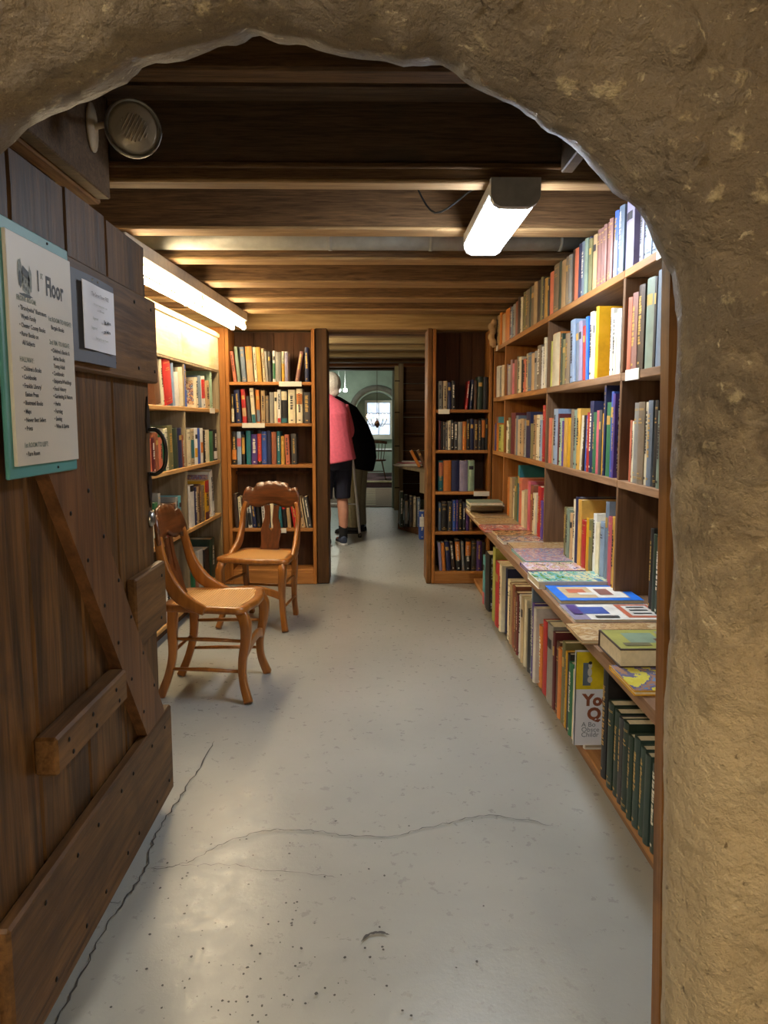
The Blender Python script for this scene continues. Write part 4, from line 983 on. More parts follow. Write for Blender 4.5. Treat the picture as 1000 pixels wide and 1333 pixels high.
# the big white picture book that stands out with its cover towards the room
def you_book():
    YY = 2.65; p0 = at_y(749.5, 880, YY); X0 = p0.x; zb, zt = at_y(749, 970, YY).z, at_y(749, 848, YY).z; w = .27
    t = thing('picture_book', 'white and yellow picture book showing its cover under the ledge', 'book', (X0, YY, zb), 'books on low shelf under the ledge')
    y = YY
    MB().box(X0, X0+w, y, y+.003, zb, zt).box(X0, X0+w, y+.013, y+.016, zb, zt).box(X0, X0+.003, y, y+.016, zb, zt).build('cover', 'sheet', t)
    MB().box(X0+.004, X0+w-.004, y+.0035, y+.0125, zb+.004, zt-.004).build('page_block', 'paper', t)
    h = zt-zb
    MB().box(X0+.002, X0+w-.002, y-.0008, y-.0002, zt-h*.40, zt-.002).build('yellow_band', plain('lemon_print', srgb(222, 196, 32), .5), t)
    MB().box(X0+.026, X0+.054, y-.0016, y-.0009, zt-h*.36, zt-h*.12).build('printed_doorway', cover_mat('slate blue'), t)
    mb = MB(); cx, cz = X0+.051, zt-h*.2
    for dx, dz, a, b in ((0, .018, .007, .011), (-.001, -.006, .008, .016), (0, -.034, .009, .012)):
        mb.add([(cx+dx+a*math.cos(i*.63), y-.0022, cz+dz+b*math.sin(i*.63)) for i in range(10)], [range(9, -1, -1)])
    mb.build('printed_figure', 'white', t)
    mb = MB(); mb.add([(cx+.007*math.cos(i*.63), y-.0024, cz+.028+.006*math.sin(i*.63)) for i in range(10)], [range(9, -1, -1)]); mb.build('printed_hair', 'ink', t)
    def front_text(body, size, x, z, mat, bold=0):
        cu = bpy.data.curves.new('cover_lettering', 'FONT'); cu.body = body; cu.size = size; cu.offset = bold; cu.resolution_u = 3
        o = bpy.data.objects.new('cover_lettering', cu); COL.objects.link(o); dg = bpy.context.evaluated_depsgraph_get()
        me = bpy.data.meshes.new_from_object(o.evaluated_get(dg)); bpy.data.objects.remove(o); bpy.data.curves.remove(cu)
        for v in me.vertices: v.co = Vector((x+v.co.x, y-.001, z+v.co.y))-ROOTLOC[t.name]
        me.materials.clear(); me.materials.append(M[mat] if mat in M else cover_mat(mat)); q = bpy.data.objects.new('cover_lettering', me); COL.objects.link(q); q.parent = t
    front_text('You', .058, X0+.030, zt-h*.57, 'reddish brown', .003); front_text('Q', .060, X0+.046, zt-h*.72, 'reddish brown', .003)
    for i, s in enumerate(('A Bo', 'Obsce', 'Childr')): front_text(s, .025, X0+.026, zt-h*(.80+.055*i), 'slate blue')
you_book()

# ---- books lying flat on the ledge
def flat(pxl, y_far, y_near, w, th, colour, picture, label, z=None, border=None, name='picture_book', over=0.0, rot=0.0, extra=None, dx=0):
    z = LZ if z is None else z
    pf, pn = at_z(pxl, y_far, z+th), at_z(pxl, y_near, z+th)
    ya, yb = pn.y, pf.y; x0 = pf.x+dx
    d = yb-ya; cx, cy = x0+w/2, (ya+yb)/2
    t = thing(name, label, 'book', (cx, cy, z+.0008), 'books laid flat on the display ledge', (0, 0, R(rot)))
    b = min(.0025, th*.25); X, Y = w/2, d/2
    mb = MB().box(-X, X, -Y, Y, 0, b).box(-X, X, -Y, Y, th-b, th).box(-X, X, Y-b, Y, 0, th)
    mb.build('cover', cover_mat(colour), t, local=True)
    MB().box(-X+.004, X-.004, -Y+.003, Y-b-.001, b, th-b).build('page_block', 'paper', t, local=True)
    e = border if border is not None else .002
    if picture: MB().add([(-X+e, -Y+e, th+.0005), (X-e, -Y+e, th+.0005), (X-e, Y-e, th+.0005), (-X+e, Y-e, th+.0005)], [(0, 1, 2, 3)]).build('cover_picture', ARTS[picture], t, local=True)
    for zi, (u0, u1, v0, v1, c) in enumerate(extra or []):
        MB().add([(-X+u*w, -Y+v*d, th+.0004+.0004*zi) for u, v in ((u0, v0), (u1, v0), (u1, v1), (u0, v1))], [(0, 1, 2, 3)]).build('printed_block', cover_mat(c) if c in PAL else M[c], t, local=True)
    return t
G = flat
G(793, 866, 900, .30, .012, 'yellow', 'lemon', 'yellow picture book with blue figures, nearest on the ledge', over=.045)
G(737, 812, 834, .34, .012, 'tan', 'tan', 'tan picture book lying under the thick green book', over=.01)
G(779.5, 820, 846, .24, .048, 'dark brown', None, 'thick book with olive green cover lying on the ledge', z=LZ+.0135, extra=[(.02, .98, .04, .97, 'lime'), (.2, .55, .3, .8, 'pale green'), (.5, .8, .2, .5, 'maroon'), (.1, .4, .15, .3, 'olive'), (.6, .9, .55, .85, 'grey')])
G(728, 787, 807, .31, .008, 'white', None, 'white picture book with purple edge and red-framed panel on ledge', extra=[(.0, .18, .0, 1, 'lilac'), (.16, .45, .35, .8, 'blue'), (.6, .98, .1, .95, 'salmon'), (.66, .94, .2, .85, 'white'), (.7, .9, .3, .38, 'ink'), (.7, .9, .5, .58, 'ink'), (.7, .9, .7, .76, 'ink'), (.25, .5, .08, .2, 'charcoal'), (.05, .15, .3, .9, 'purple')])
G(709, 762, 782, .30, .014, 'pale blue', None, 'large sky-blue bordered picture book in middle of ledge', extra=[(.0, 1, .0, 1, 'bright blue'), (.12, .88, .14, .86, 'beige'), (.5, .86, .16, .84, 'white'), (.2, .42, .45, .7, 'salmon'), (.55, .72, .3, .7, 'faded rose'), (.3, .5, .3, .45, 'white')])
G(687, 744, 757.5, .30, .03, 'white', 'green', 'green and blue landscape picture book on the ledge')
G(677, 732, 743, .31, .014, 'purple', 'purple', 'purple and white picture book behind the green landscape one')
G(666, 714, 731, .31, .012, 'light teal', 'sky', 'circus-coloured picture book with turquoise edge on the ledge')
G(660, 706, 714, .30, .012, 'brown', 'tan', 'brown picture book behind the circus-coloured one')
G(647, 698, 705.5, .28, .014, 'white', 'multi', 'pale green and white picture book toward far end of ledge')
G(640, 690, 697, .27, .012, 'beige', 'rust', 'beige illustrated book lying behind the pale green one')
G(624, 683, 690, .28, .014, 'red', 'red', 'red-cornered picture book toward far end of ledge')
G(616, 674, 682, .26, .016, 'tan', 'tan', 'tan engraved picture book lying past the red-cornered one')
G(611, 666, 673, .24, .016, 'beige', 'tan', 'beige flat book just in front of the far stack')
zz = LZ
for k, (th, c, lab) in enumerate(((.024, 'tan', 'tan book at bottom of far stack on ledge'), (.018, 'grey', 'grey book second up in far stack on ledge'), (.018, 'slate blue', 'slate blue book third up in far stack'), (.02, 'olive', 'olive book fourth up in far stack'), (.022, 'sage', 'sage green book on top of far stack'))):
    flat(606.5, 660.5-k*2.6, 664.5-k*2.6, .27-.01*k, th, c, None, lab, z=zz, name='book', dx=.005*(k % 2)); zz += th+.001

# ---- back bookcases
row_back('303.5,307.5,salmon,23,l-6; 309,313,sage,26,l-5; 315,320.5,slate blue,26,l-4; 322,330.5,tan,26,porange:.62:1,l-3; 331.5,335,cream,25.5,l-3; 335.7,341,mustard,25.5,l-3; 342.5,346,beige,25.2,l-3; 346.5,349.5,grey,23,l-3; 350,353.5,charcoal,22.5,l-2; 355,358.6,white,22.8,pgreen:.1:.6; 358.8,365.6,grey,22.5; 367,370.5,cream,22.5,pyellow:0:.6; 371,375,white,22.3,plilac:.02:.97; 384,389,faded rose,22.5,l10; 397,402,navy,25.8,stitle', BL['z'][0], 'top shelf, back-left bookcase', GL)
row_back('301.5,305,black,22,pcream:.05:.5; 306,314,navy,25,l-3; 316,321.5,red,25,ptan:.2:.45,l-3; 323,327,charcoal,20,l-4; 328,333,cream,26,pteal:.0:.25,l-4; 334.5,339,orange,25,pslate blue:.05:.4,l-2; 340,345,tan,24.5; 346,350,grey brown,20.5; 351,356.5,grey,23; 357,361,cream,23.3; 361.2,365.6,white,25,pred:.02:.15; 366.3,374,black,25,pcream:.7:.96,pteal:.02:.15; 375.3,384.5,cream,25; 386,394,cream,25.6,porange:.55:.85; 395.3,404,charcoal,23', BL['z'][1], 'second shelf down, back-left bookcase', GL)
row_back('302.3,308.4,black,25,porange:.15:.45; 309,314.3,pale blue,24.6,ppink:.55:.8; 315,319,black,22.5,pmustard:.35:.9; 321,326.8,teal,25.2; 327.5,335,purple,23; 335.2,340.7,black,25.5,pred:.1:.9; 341,347,blue,25; 347.4,353,navy,25.2; 353.7,360,reddish brown,25; 360.7,365,teal,24.8; 365.8,370.5,mustard,21.3; 371.2,377.5,salmon,22.8,l-2; 379.6,386.4,charcoal,23,l-1', BL['z'][2], 'third shelf down, back-left bookcase', GL)
row_back('304,311,dark brown,26,l-3; 312,316,cream,24,l-3; 317,322,charcoal,23,l-3; 323.5,328.5,white,23,l-4,pblack:.1:.5; 329.5,334,navy,24,l-5; 335,339,black,23,l-4; 342,346,white,22,l-3; 347,352,slate blue,24,l-3; 353,358,cream,22,l-3; 360.5,368,teal,23.5,l-4; 369,373.6,black,24,pred:.6:.98,l-4; 374.5,379,tan,24,l-4; 382,389.5,red,23,l-9; 391.5,398,tan,23.5,l-9; 399.5,401,cream,23,l-9; 401.8,406.4,charcoal,24,l-9', BL['z'][3], 'fourth shelf down, back-left bookcase', GL)
row_back('571,576,grey,21; 577,582.5,beige,21.5; 583.5,588,navy,20.5,l-1; 588.7,593.5,black,21,l-1; 606.5,609,red,21.5,l5; 611.5,614.5,navy,22.5,l4; 617,621,brown,21.5; 622,628.7,dark green,24.5; 629.3,636,black,24', BR['z'][0], 'top shelf, back-right bookcase', GR)
row_back('571,574,maroon,22.5; 574.2,576.7,black,22; 577,580,charcoal,21; 580.3,583.3,grey,21; 583.6,587,cream,22; 587.3,591.3,black,23; 591.6,596.3,charcoal,21.5; 596.6,602,grey,21.5; 602.3,607.5,orange,21.5; 607.8,612,black,23; 612.4,617,navy,23.5; 617.4,622.8,dark brown,23; 623.1,626.7,charcoal,22; 627,632,black,23.5,porange:.4:.95; 632.4,636.3,black,23.5', BR['z'][1], 'second shelf down, back-right bookcase', GR)
row_back('571,577,teal,23,psalmon:.5:.95; 577.5,587.5,orange,23.5; 588,597.7,navy,23.5,snone; 598.3,608.8,lilac,23.5,snone; 609.2,617.8,pale green,23.5', BR['z'][2], 'third shelf down, back-right bookcase', GR)
row_back('571,574.3,slate blue,22; 574.8,582.3,black,22; 583,589,charcoal,22; 589.6,593.6,blue,24; 594,596.6,purple,24; 597,602.3,black,24; 602.6,606.5,charcoal,22; 607,611,purple,20; 611.4,615.6,brown,19', BR['z'][3], 'fourth shelf down, back-right bookcase', GR)
row_back('572.3,576,lilac,22,l-4; 576.5,580.6,orange,22,l-4; 582,587.5,navy,22.5,l-5; 588.5,593.3,dark brown,22,l-5; 594.5,601,black,24,porange:.35:.95,l-4; 602,605.3,grey,23,l-3; 605.8,613.3,black,24,porange:.5:.97; 613.8,620,charcoal,23.5; 620.5,627.3,purple,23; 627.7,632,black,22', BR['z'][4], 'bottom shelf, back-right bookcase', GR)

# ---- left bookcase
GW = 'books in left bookcase'
row_left('187,191,orange,14; 191.5,195,salmon,17,l-5; 204,211,brown,25,l-9,d20; 212.5,215.5,cream,26,l-9; 217,226.5,red,26.5,l-9; 227,229.5,pale blue,25,l-7; 230,235,white,20.5,l-5; 235.5,241.5,cream,24,l-5; 242,245,blue,26.5,l-5; 256,259.5,cream,20,amulti,d16,l-4; 260,263.8,slate blue,21.5,l-4; 264.2,268.7,white,21.5,pred:.3:.9,l-4; 269.5,274.5,tan,19,l-5; 275.5,278,pale green,28,l-3', ALZ[0], 'top shelf, left bookcase', GW)
row_left('192,196,reddish brown,19,l-3; 196.3,199.5,salmon,19,l-3; 200,204,maroon,19,l-3; 205,209,reddish brown,22,l-3; 209.5,214,salmon,19,l-3; 214.5,217.7,green,21,l-3; 218,221.4,cream,24,l-4; 221.8,227.4,olive,26,l-3; 228,234,dark green,24.5,l-3; 234.5,239.2,navy,24,l-3; 239.6,241.2,reddish brown,20,l-2', ALZ[1], 'second shelf down, left bookcase, near bay', GW)
row_left('246,250,cream,23,l-2; 250.3,254.8,beige,23.5,pteal:.2:.7; 255.2,259,white,24,pyellow:.2:.45; 259.3,262.5,blue,24,l-2; 262.8,266,white,24,porange:.3:.6; 266.3,269,black,22; 269.4,274,cream,22.5; 274.5,279,green,21.5; 279.5,284,black,22.5,pwhite:.05:.3', ALZ[1], 'second shelf down, left bookcase, far bay', GW)
row_left('194,197,blue,15; 197.5,203.5,cream,20; 204,208.6,green,24; 209,211.8,grey,28; 212.3,215,white,18; 215.5,219,grey brown,20; 219.5,223,red,18; 223.3,226.6,salmon,18; 227,230.6,brown,20; 231,234,grey,23; 234.4,238,light teal,23', ALZ[2], 'third shelf down, left bookcase, near bay', GW)
row_left('249.5,255,white,27,pblack:.85:1; 255.5,257.8,navy,25; 258.2,260.6,tan,25; 261,263.4,brown,26; 263.8,268,grey brown,25; 268.6,274,yellow,27.5,pred:.7:1,pmaroon:0:.2; 277.5,281,white,33,l-10,asky,d20', ALZ[2], 'third shelf down, left bookcase, far bay', GW)
row_left('254,256,green,18; 256.5,260.5,reddish brown,22; 261,266.5,pale grey,29,d20; 269,275,black,27,l-3; 276.5,281.5,dark green,32,d22', ALZ[3], 'bottom shelf, left bookcase, far bay', GW)
row_left('200,203,cream,17; 203.5,206,reddish brown,21; 206.5,211,pale grey,24; 211.5,215,cream,22; 215.5,218,navy,26; 218.3,221,white,26; 221.5,224,black,25; 225,228,white,24; 229,233,charcoal,23', ALZ[3], 'bottom shelf, left bookcase, near bay', GW)

# ================================================================== CHAIRS
def make_chair(label, loc, rz):
    """caned side chair; local +y is the front"""
    t = thing('caned_chair', label, 'chair', (loc[0], loc[1], 0), 'two caned side chairs', (0, 0, rz))
    B = lambda mb, n, m, p=t: mb.build(n, m, p, local=True)
    SH = .435
    # seat frame: rounded trapezoid with serpentine front
    def outline(k=1.0, dz=0):
        half = [(0, .222), (.07, .220), (.13, .205), (.175, .203), (.212, .190), (.226, .165), (.222, .13), (.21, .02), (.197, -.08), (.188, -.15), (.17, -.185), (.10, -.192), (0, -.192)]
        pts = half+[(-x, y) for x, y in half[-2:0:-1]]
        return [Vector((x*k, (y-.01)*k+.01, 0)) for x, y in smooth_path([Vector((a, b, 0)) for a, b in pts+[pts[0]]], 3)[:-1] for x, y in ((x, y),)] if False else [Vector((p.x*k, (p.y-.01)*k+.01, 0)) for p in smooth_path([Vector((a, b, 0)) for a, b in pts+[pts[0]]], 3)[:-1]]
    prof = [(1.0, -.014), (1.012, -.002), (1.0, .012), (.96, .017), (.84, .013), (.80, .009), (.80, -.012), (.9, -.016)]
    vs = []; n = len(outline())
    for k, dz in prof: vs += [p+Vector((0, 0, SH+dz-.016)) for p in outline(k)]
    m = len(prof); fs = [(r*n+i, r*n+(i+1) % n, ((r+1) % m)*n+(i+1) % n, ((r+1) % m)*n+i) for r in range(m) for i in range(n)]
    mb = MB(); mb.add(vs, fs, True); sf = B(mb, 'seat_frame', 'chair')
    ol = outline(.825); vs = [Vector((0, .01, SH-.010))]+[p*.5+Vector((0, .005, SH-.008)) for p in ol]+[p+Vector((0, 0, SH-.004)) for p in ol]
    fs = [(0, 1+i, 1+(i+1) % n) for i in range(n)]+[(1+i, n+1+i, n+1+(i+1) % n, 1+(i+1) % n) for i in range(n)]
    mb = MB(); mb.add(vs, fs, True); B(mb, 'cane_seat', 'cane')
    for s in (-1, 1):
        # front leg: knee out, ankle in, foot out
        pth = smooth_path([(s*.185, .165, SH-.02), (s*.197, .195, .36), (s*.192, .193, .28), (s*.186, .175, .18), (s*.192, .178, .09), (s*.212, .205, .0)], 6)
        rad = lerp_list([(.019, .022), (.023, .026), (.02, .022), (.017, .018), (.016, .017), (.017, .02)], len(pth)); B(MB().tube(pth, rad, 12, up=(0, 1, 0), rect=True), 'front_leg', 'chair')
        # rear leg
        pth = smooth_path([(s*.168, -.14, SH-.012), (s*.166, -.145, .32), (s*.160, -.15, .2), (s*.154, -.175, .1), (s*.15, -.215, 0)], 6)
        rad = lerp_list([(.017, .024), (.017, .022), (.016, .018), (.015, .017), (.016, .02)], len(pth)); B(MB().tube(pth, rad, 12, up=(0, 1, 0), rect=True), 'rear_leg', 'chair')
        # back stile with its broad sweep onto the seat rail
        pth = smooth_path([(s*.203, .015, SH-.02), (s*.197, -.055, SH+.012), (s*.190, -.115, .495), (s*.186, -.158, .58), (s*.184, -.182, .67), (s*.166, -.196, .735)], 7)
        rad = lerp_list([(.013, .02), (.014, .028), (.015, .033), (.014, .024), (.013, .019), (.013, .017)], len(pth)); B(MB().tube(pth, rad, 12, up=(1, 0, 0), rect=True) if False else MB().tube(pth, rad, 12, up=(0, 1, .35), rect=True), 'back_stile', 'chair')
        for z, yy0, yy1 in ((.275, -.15, .185), (.135, -.163, .172)):
            B(MB().tube([(s*.163, yy0, z), (s*.176, (yy0+yy1)/2, z+.003), (s*.189, yy1, z)], [(.007, .007), (.0095, .0095), (.007, .007)], 8), 'side_stretcher', 'chair')
    B(MB().tube([(-.16, -.16, .20), (0, -.162, .2), (.16, -.16, .20)], [(.007, .007), (.009, .009), (.007, .007)], 8), 'rear_stretcher', 'chair')
    pth = [Vector((x, .183+.012*(1-(x/.19)**2), .205+.045*(1-(x/.19)**2))) for x in [-.19+.38*i/14 for i in range(15)]]
    B(MB().tube(pth, [(.009, .022)]*15, 10, up=(0, 0, 1), rect=True), 'front_stretcher', 'chair')
    # crest rail: carved, scalloped top edge
    N_ = 60; top = []; bot = []
    for i in range(N_+1):
        u = -1+2*i/N_; a = abs(u)
        zt = .838+.022*math.cos(u*math.pi*.7)
        if a < .60: zt += .004+.0045*abs(math.sin(u*math.pi*3.3))
        elif a < .66: zt -= .012
        else: zt = .822+.010*math.sin((a-.66)/.34*math.pi*.8)-.055*max(0, (a-.84)/.16)**2
        zb = .715+.012*math.cos(u*math.pi*2)-.004 if a < .8 else .700-.006*math.sin((a-.8)/.2*math.pi)
        top.append(zt); bot.append(zb)
    mb = MB(); vs = []; rows = 6
    for side in (0, 1):
        for i in range(N_+1):
            u = -1+2*i/N_; x = u*.190
            for r in range(rows+1):
                f = r/rows; z = bot[i]+(top[i]-bot[i])*f
                bow = -.028*(1-u*u); tilt = -.12*(z-.7)
                puff = .0035*math.sin(math.pi*f); edge = .010*(1 if 0 < r < rows else .55)
                y = -.186+bow+tilt+((edge+puff) if side == 0 else -edge)
                vs.append((x, y, z))
    k = rows+1; o = (N_+1)*k; fs = []
    for i in range(N_):
        for r in range(rows):
            a, b, c, d = i*k+r, (i+1)*k+r, (i+1)*k+r+1, i*k+r+1; fs.append((d, c, b, a)); fs.append((o+a, o+b, o+c, o+d))
        fs.append((i*k, (i+1)*k, o+(i+1)*k, o+i*k)); fs.append((i*k+rows, o+i*k+rows, o+(i+1)*k+rows, (i+1)*k+rows))
    for r in range(rows): fs.append((r, o+r, o+r+1, r+1)); e = N_*k; fs.append((e+r, e+r+1, o+e+r+1, o+e+r))
    mb.add(vs, fs, True); c = B(mb, 'crest_rail', 'crest'); fix_normals(c)
    # vase splat with a keyhole opening
    K = 40; W_ = [(0, .062), (.12, .056), (.25, .060), (.4, .066), (.55, .060), (.7, .046), (.85, .044), (1, .052)]
    H_ = [(0, 0), (.40, 0), (.42, .006), (.47, .0145), (.53, .0145), (.6, .009), (.68, .0075), (.8, .009), (.93, .012), (1, .0125)]
    def ev(tb, f):
        for (a, va), (b, vb) in zip(tb, tb[1:]):
            if f <= b: return va+(vb-va)*(f-a)/(b-a)
        return tb[-1][1]
    for s in (-1, 1):
        mb = MB(); vs = []
        for i in range(K+1):
            f = i/K; z = SH+.002+f*(.712-SH); w, h = ev(W_, f), ev(H_, f)
            if f < .42: w += .0025*abs(math.sin(f*36))
            y = -.150-.058*f**1.2-.012*math.sin(math.pi*f)
            xi, xo = (s*h, s*w)
            if h == 0: xi = 0
            vs += [(xi, y+.006, z), (xo, y+.006, z), (xo, y-.006, z), (xi, y-.006, z)]
        fs = [(4*i+j, 4*i+(j+1) % 4, 4*i+4+(j+1) % 4, 4*i+4+j) for i in range(K) for j in range(4)]+[(3, 2, 1, 0), tuple(range(4*K, 4*K+4))]
        mb.add(vs, fs)
        if s == -1: keep = mb
        else: keep.add(mb.v, mb.f); b_ = B(keep, 'splat', 'splat'); fix_normals(b_)
    return t
f1 = [at_z(215.6, 906, 0), at_z(248, 879, 0), at_z(314.4, 915, 0), at_z(344.7, 874.6, 0)]
rear = (f1[0]+f1[1])/2; front = (f1[2]+f1[3])/2; dv = front-rear; c1 = (rear+front)/2
make_chair('honey wood caned chair turned sideways, nearest, beside the open door', (c1.x, c1.y), math.atan2(dv.y, dv.x)-math.pi/2)
a, b = at_z(283, 727, .43), at_z(370, 730, .43); dv = b-a; nrm = Vector((dv.y, -dv.x, 0)).normalized(); mid = (a+b)/2-nrm*.20
make_chair('caned chair facing the camera in front of back-left bookcase', (mid.x, mid.y), math.atan2(nrm.y, nrm.x)-math.pi/2)

# ================================================================== PEOPLE
def solid(parts, name, mat, parent, voxel=.011, it=3):
    """join lofted volumes into one continuous surface"""
    mb = MB()
    for p in parts: mb.add(p.v, p.f, True)
    off = ROOTLOC[parent.name]
    me = bpy.data.meshes.new(name); me.from_pydata([v-off for v in mb.v], [], mb.f); me.update()
    bm = bmesh.new(); bm.from_mesh(me); bmesh.ops.recalc_face_normals(bm, faces=bm.faces); bm.to_mesh(me); bm.free()
    o = bpy.data.objects.new(name, me); COL.objects.link(o)
    r = o.modifiers.new('r', 'REMESH'); r.mode = 'VOXEL'; r.voxel_size = voxel; r.use_smooth_shade = True
    s = o.modifiers.new('s', 'SMOOTH'); s.iterations = it; s.factor = .5
    dg = bpy.context.evaluated_depsgraph_get(); me2 = bpy.data.meshes.new_from_object(o.evaluated_get(dg)); o.modifiers.clear(); o.data = me2; me2.name = name
    me2.materials.clear(); me2.materials.append(M[mat]); o.parent = parent
    for p in me2.polygons: p.use_smooth = True
    return o
def loft(secs, side, n=20):
    """secs: (centre, half width along side, half depth)"""
    pts = [Vector(s[0]) for s in secs]; sd = Vector(side).normalized(); mb = MB(); vs = []; k = len(pts)
    for i, s in enumerate(secs):
        t = (pts[min(i+1, k-1)]-pts[max(i-1, 0)]).normalized(); a = (sd-t*sd.dot(t)).normalized(); b = t.cross(a)
        for j in range(n):
            th = 2*math.pi*j/n; vs.append(pts[i]+a*math.cos(th)*s[1]+b*math.sin(th)*s[2])
    fs = [(i*n+j, i*n+(j+1) % n, (i+1)*n+(j+1) % n, (i+1)*n+j) for i in range(k-1) for j in range(n)]+[list(range(n))[::-1], [(k-1)*n+j for j in range(n)]]
    mb.add(vs, fs, True); return mb
def limb(pts, rad, k=5):
    p = smooth_path(pts, k); return MB().tube(p, [r for r in lerp_list([(a, a) for a in rad], len(p))], 14)
def ball(c, r, sc=(1, 1, 1), n=16):
    mb = MB(); m = 10; vs = []
    prof = [(max(.001, math.sin(math.pi*i/m)), -math.cos(math.pi*i/m)) for i in range(m+1)]
    mb.lathe(prof, (0, 0, 0), n); mb.v = [Vector(c)+Vector((v.x*r*sc[0], v.y*r*sc[1], v.z*r*sc[2])) for v in mb.v]; return mb
M['skin'] = plain('skin', srgb(196, 142, 118), .55, 0, 20, .08)
M['skin_m'] = plain('skin_tone', srgb(190, 138, 114), .55, 0, 20, .08)
M['pink_knit'] = plain('pink_cotton', srgb(226, 104, 126), .85, 0, 40, .08, bmp=.3)
M['navy_cloth'] = plain('navy_cloth', srgb(24, 26, 44), .9, 0, 40, .1)
M['black_cloth'] = plain('black_wool', srgb(16, 16, 19), .95, 0, 60, .15, bmp=.3, spec=.15)
M['khaki'] = plain('khaki_cloth', srgb(146, 140, 112), .9, 0, 30, .1, bmp=.3)
M['hair'] = plain('grey_hair', srgb(206, 202, 192), .6, 0, 90, .2, bmp=.6)
M['sock'] = plain('black_sock', srgb(20, 20, 24), .9)
M['shoe_n'] = plain('navy_trainer', srgb(56, 66, 88), .6)
M['sole'] = plain('white_sole', srgb(214, 214, 212), .6)
M['shoe_k'] = plain('black_shoe', srgb(16, 16, 18), .4)
M['gold_'] = M['gold']
def hand(w, fwd, down, side, s=1):
    """palm and five bent fingers; w wrist"""
    w, fwd, down, side = map(lambda v: Vector(v), (w, fwd, down, side)); fwd.normalize(); side.normalize(); down.normalize()
    out = [loft([(w, .026, .018), (w+fwd*.04, .038, .017), (w+fwd*.085, .042, .014)], side, 12)]
    for i, l in enumerate((.062, .074, .078, .066)):
        b = w+fwd*.078+side*(.03-.02*i); out.append(limb([b, b+fwd*l*.5+down*.006, b+fwd*l*.8+down*.03, b+fwd*l*.85+down*.05], [.0095, .009, .0085, .007], 3))
    b = w+fwd*.02+side*.03*s; out.append(limb([b, b+side*.022*s+fwd*.025+down*.01, b+side*.028*s+fwd*.055+down*.025], [.012, .0105, .008], 3))
    return out
def shoe(c, d, mat, parent, name='shoe', L_=.27, sole=None):
    d = Vector(d).normalized(); sd = Vector((d.y, -d.x, 0)); c = Vector(c); heel = c-d*.08
    secs = [(heel+Vector((0, 0, .045)), .03, .04), (heel+d*.04+Vector((0, 0, .05)), .04, .048), (heel+d*.11+Vector((0, 0, .046)), .042, .044), (heel+d*.19+Vector((0, 0, .034)), .046, .03), (heel+d*.245+Vector((0, 0, .028)), .034, .022), (heel+d*L_+Vector((0, 0, .024)), .012, .012)]
    o = solid([loft(secs, sd, 16)], name, mat, parent, .008, 1)
    ol = [(-.02, .0), (-.005, .034), (.08, .043), (.17, .05), (.24, .038), (.275, .0), (.24, -.038), (.17, -.05), (.08, -.043), (-.005, -.034)]
    MB().plate([(a, b) for a, b in ol], .018, heel+Vector((0, 0, .0005)), d, Vector((-d.y, d.x, 0)), (0, 0, 1)).build('sole', sole or 'shoe_k', parent)
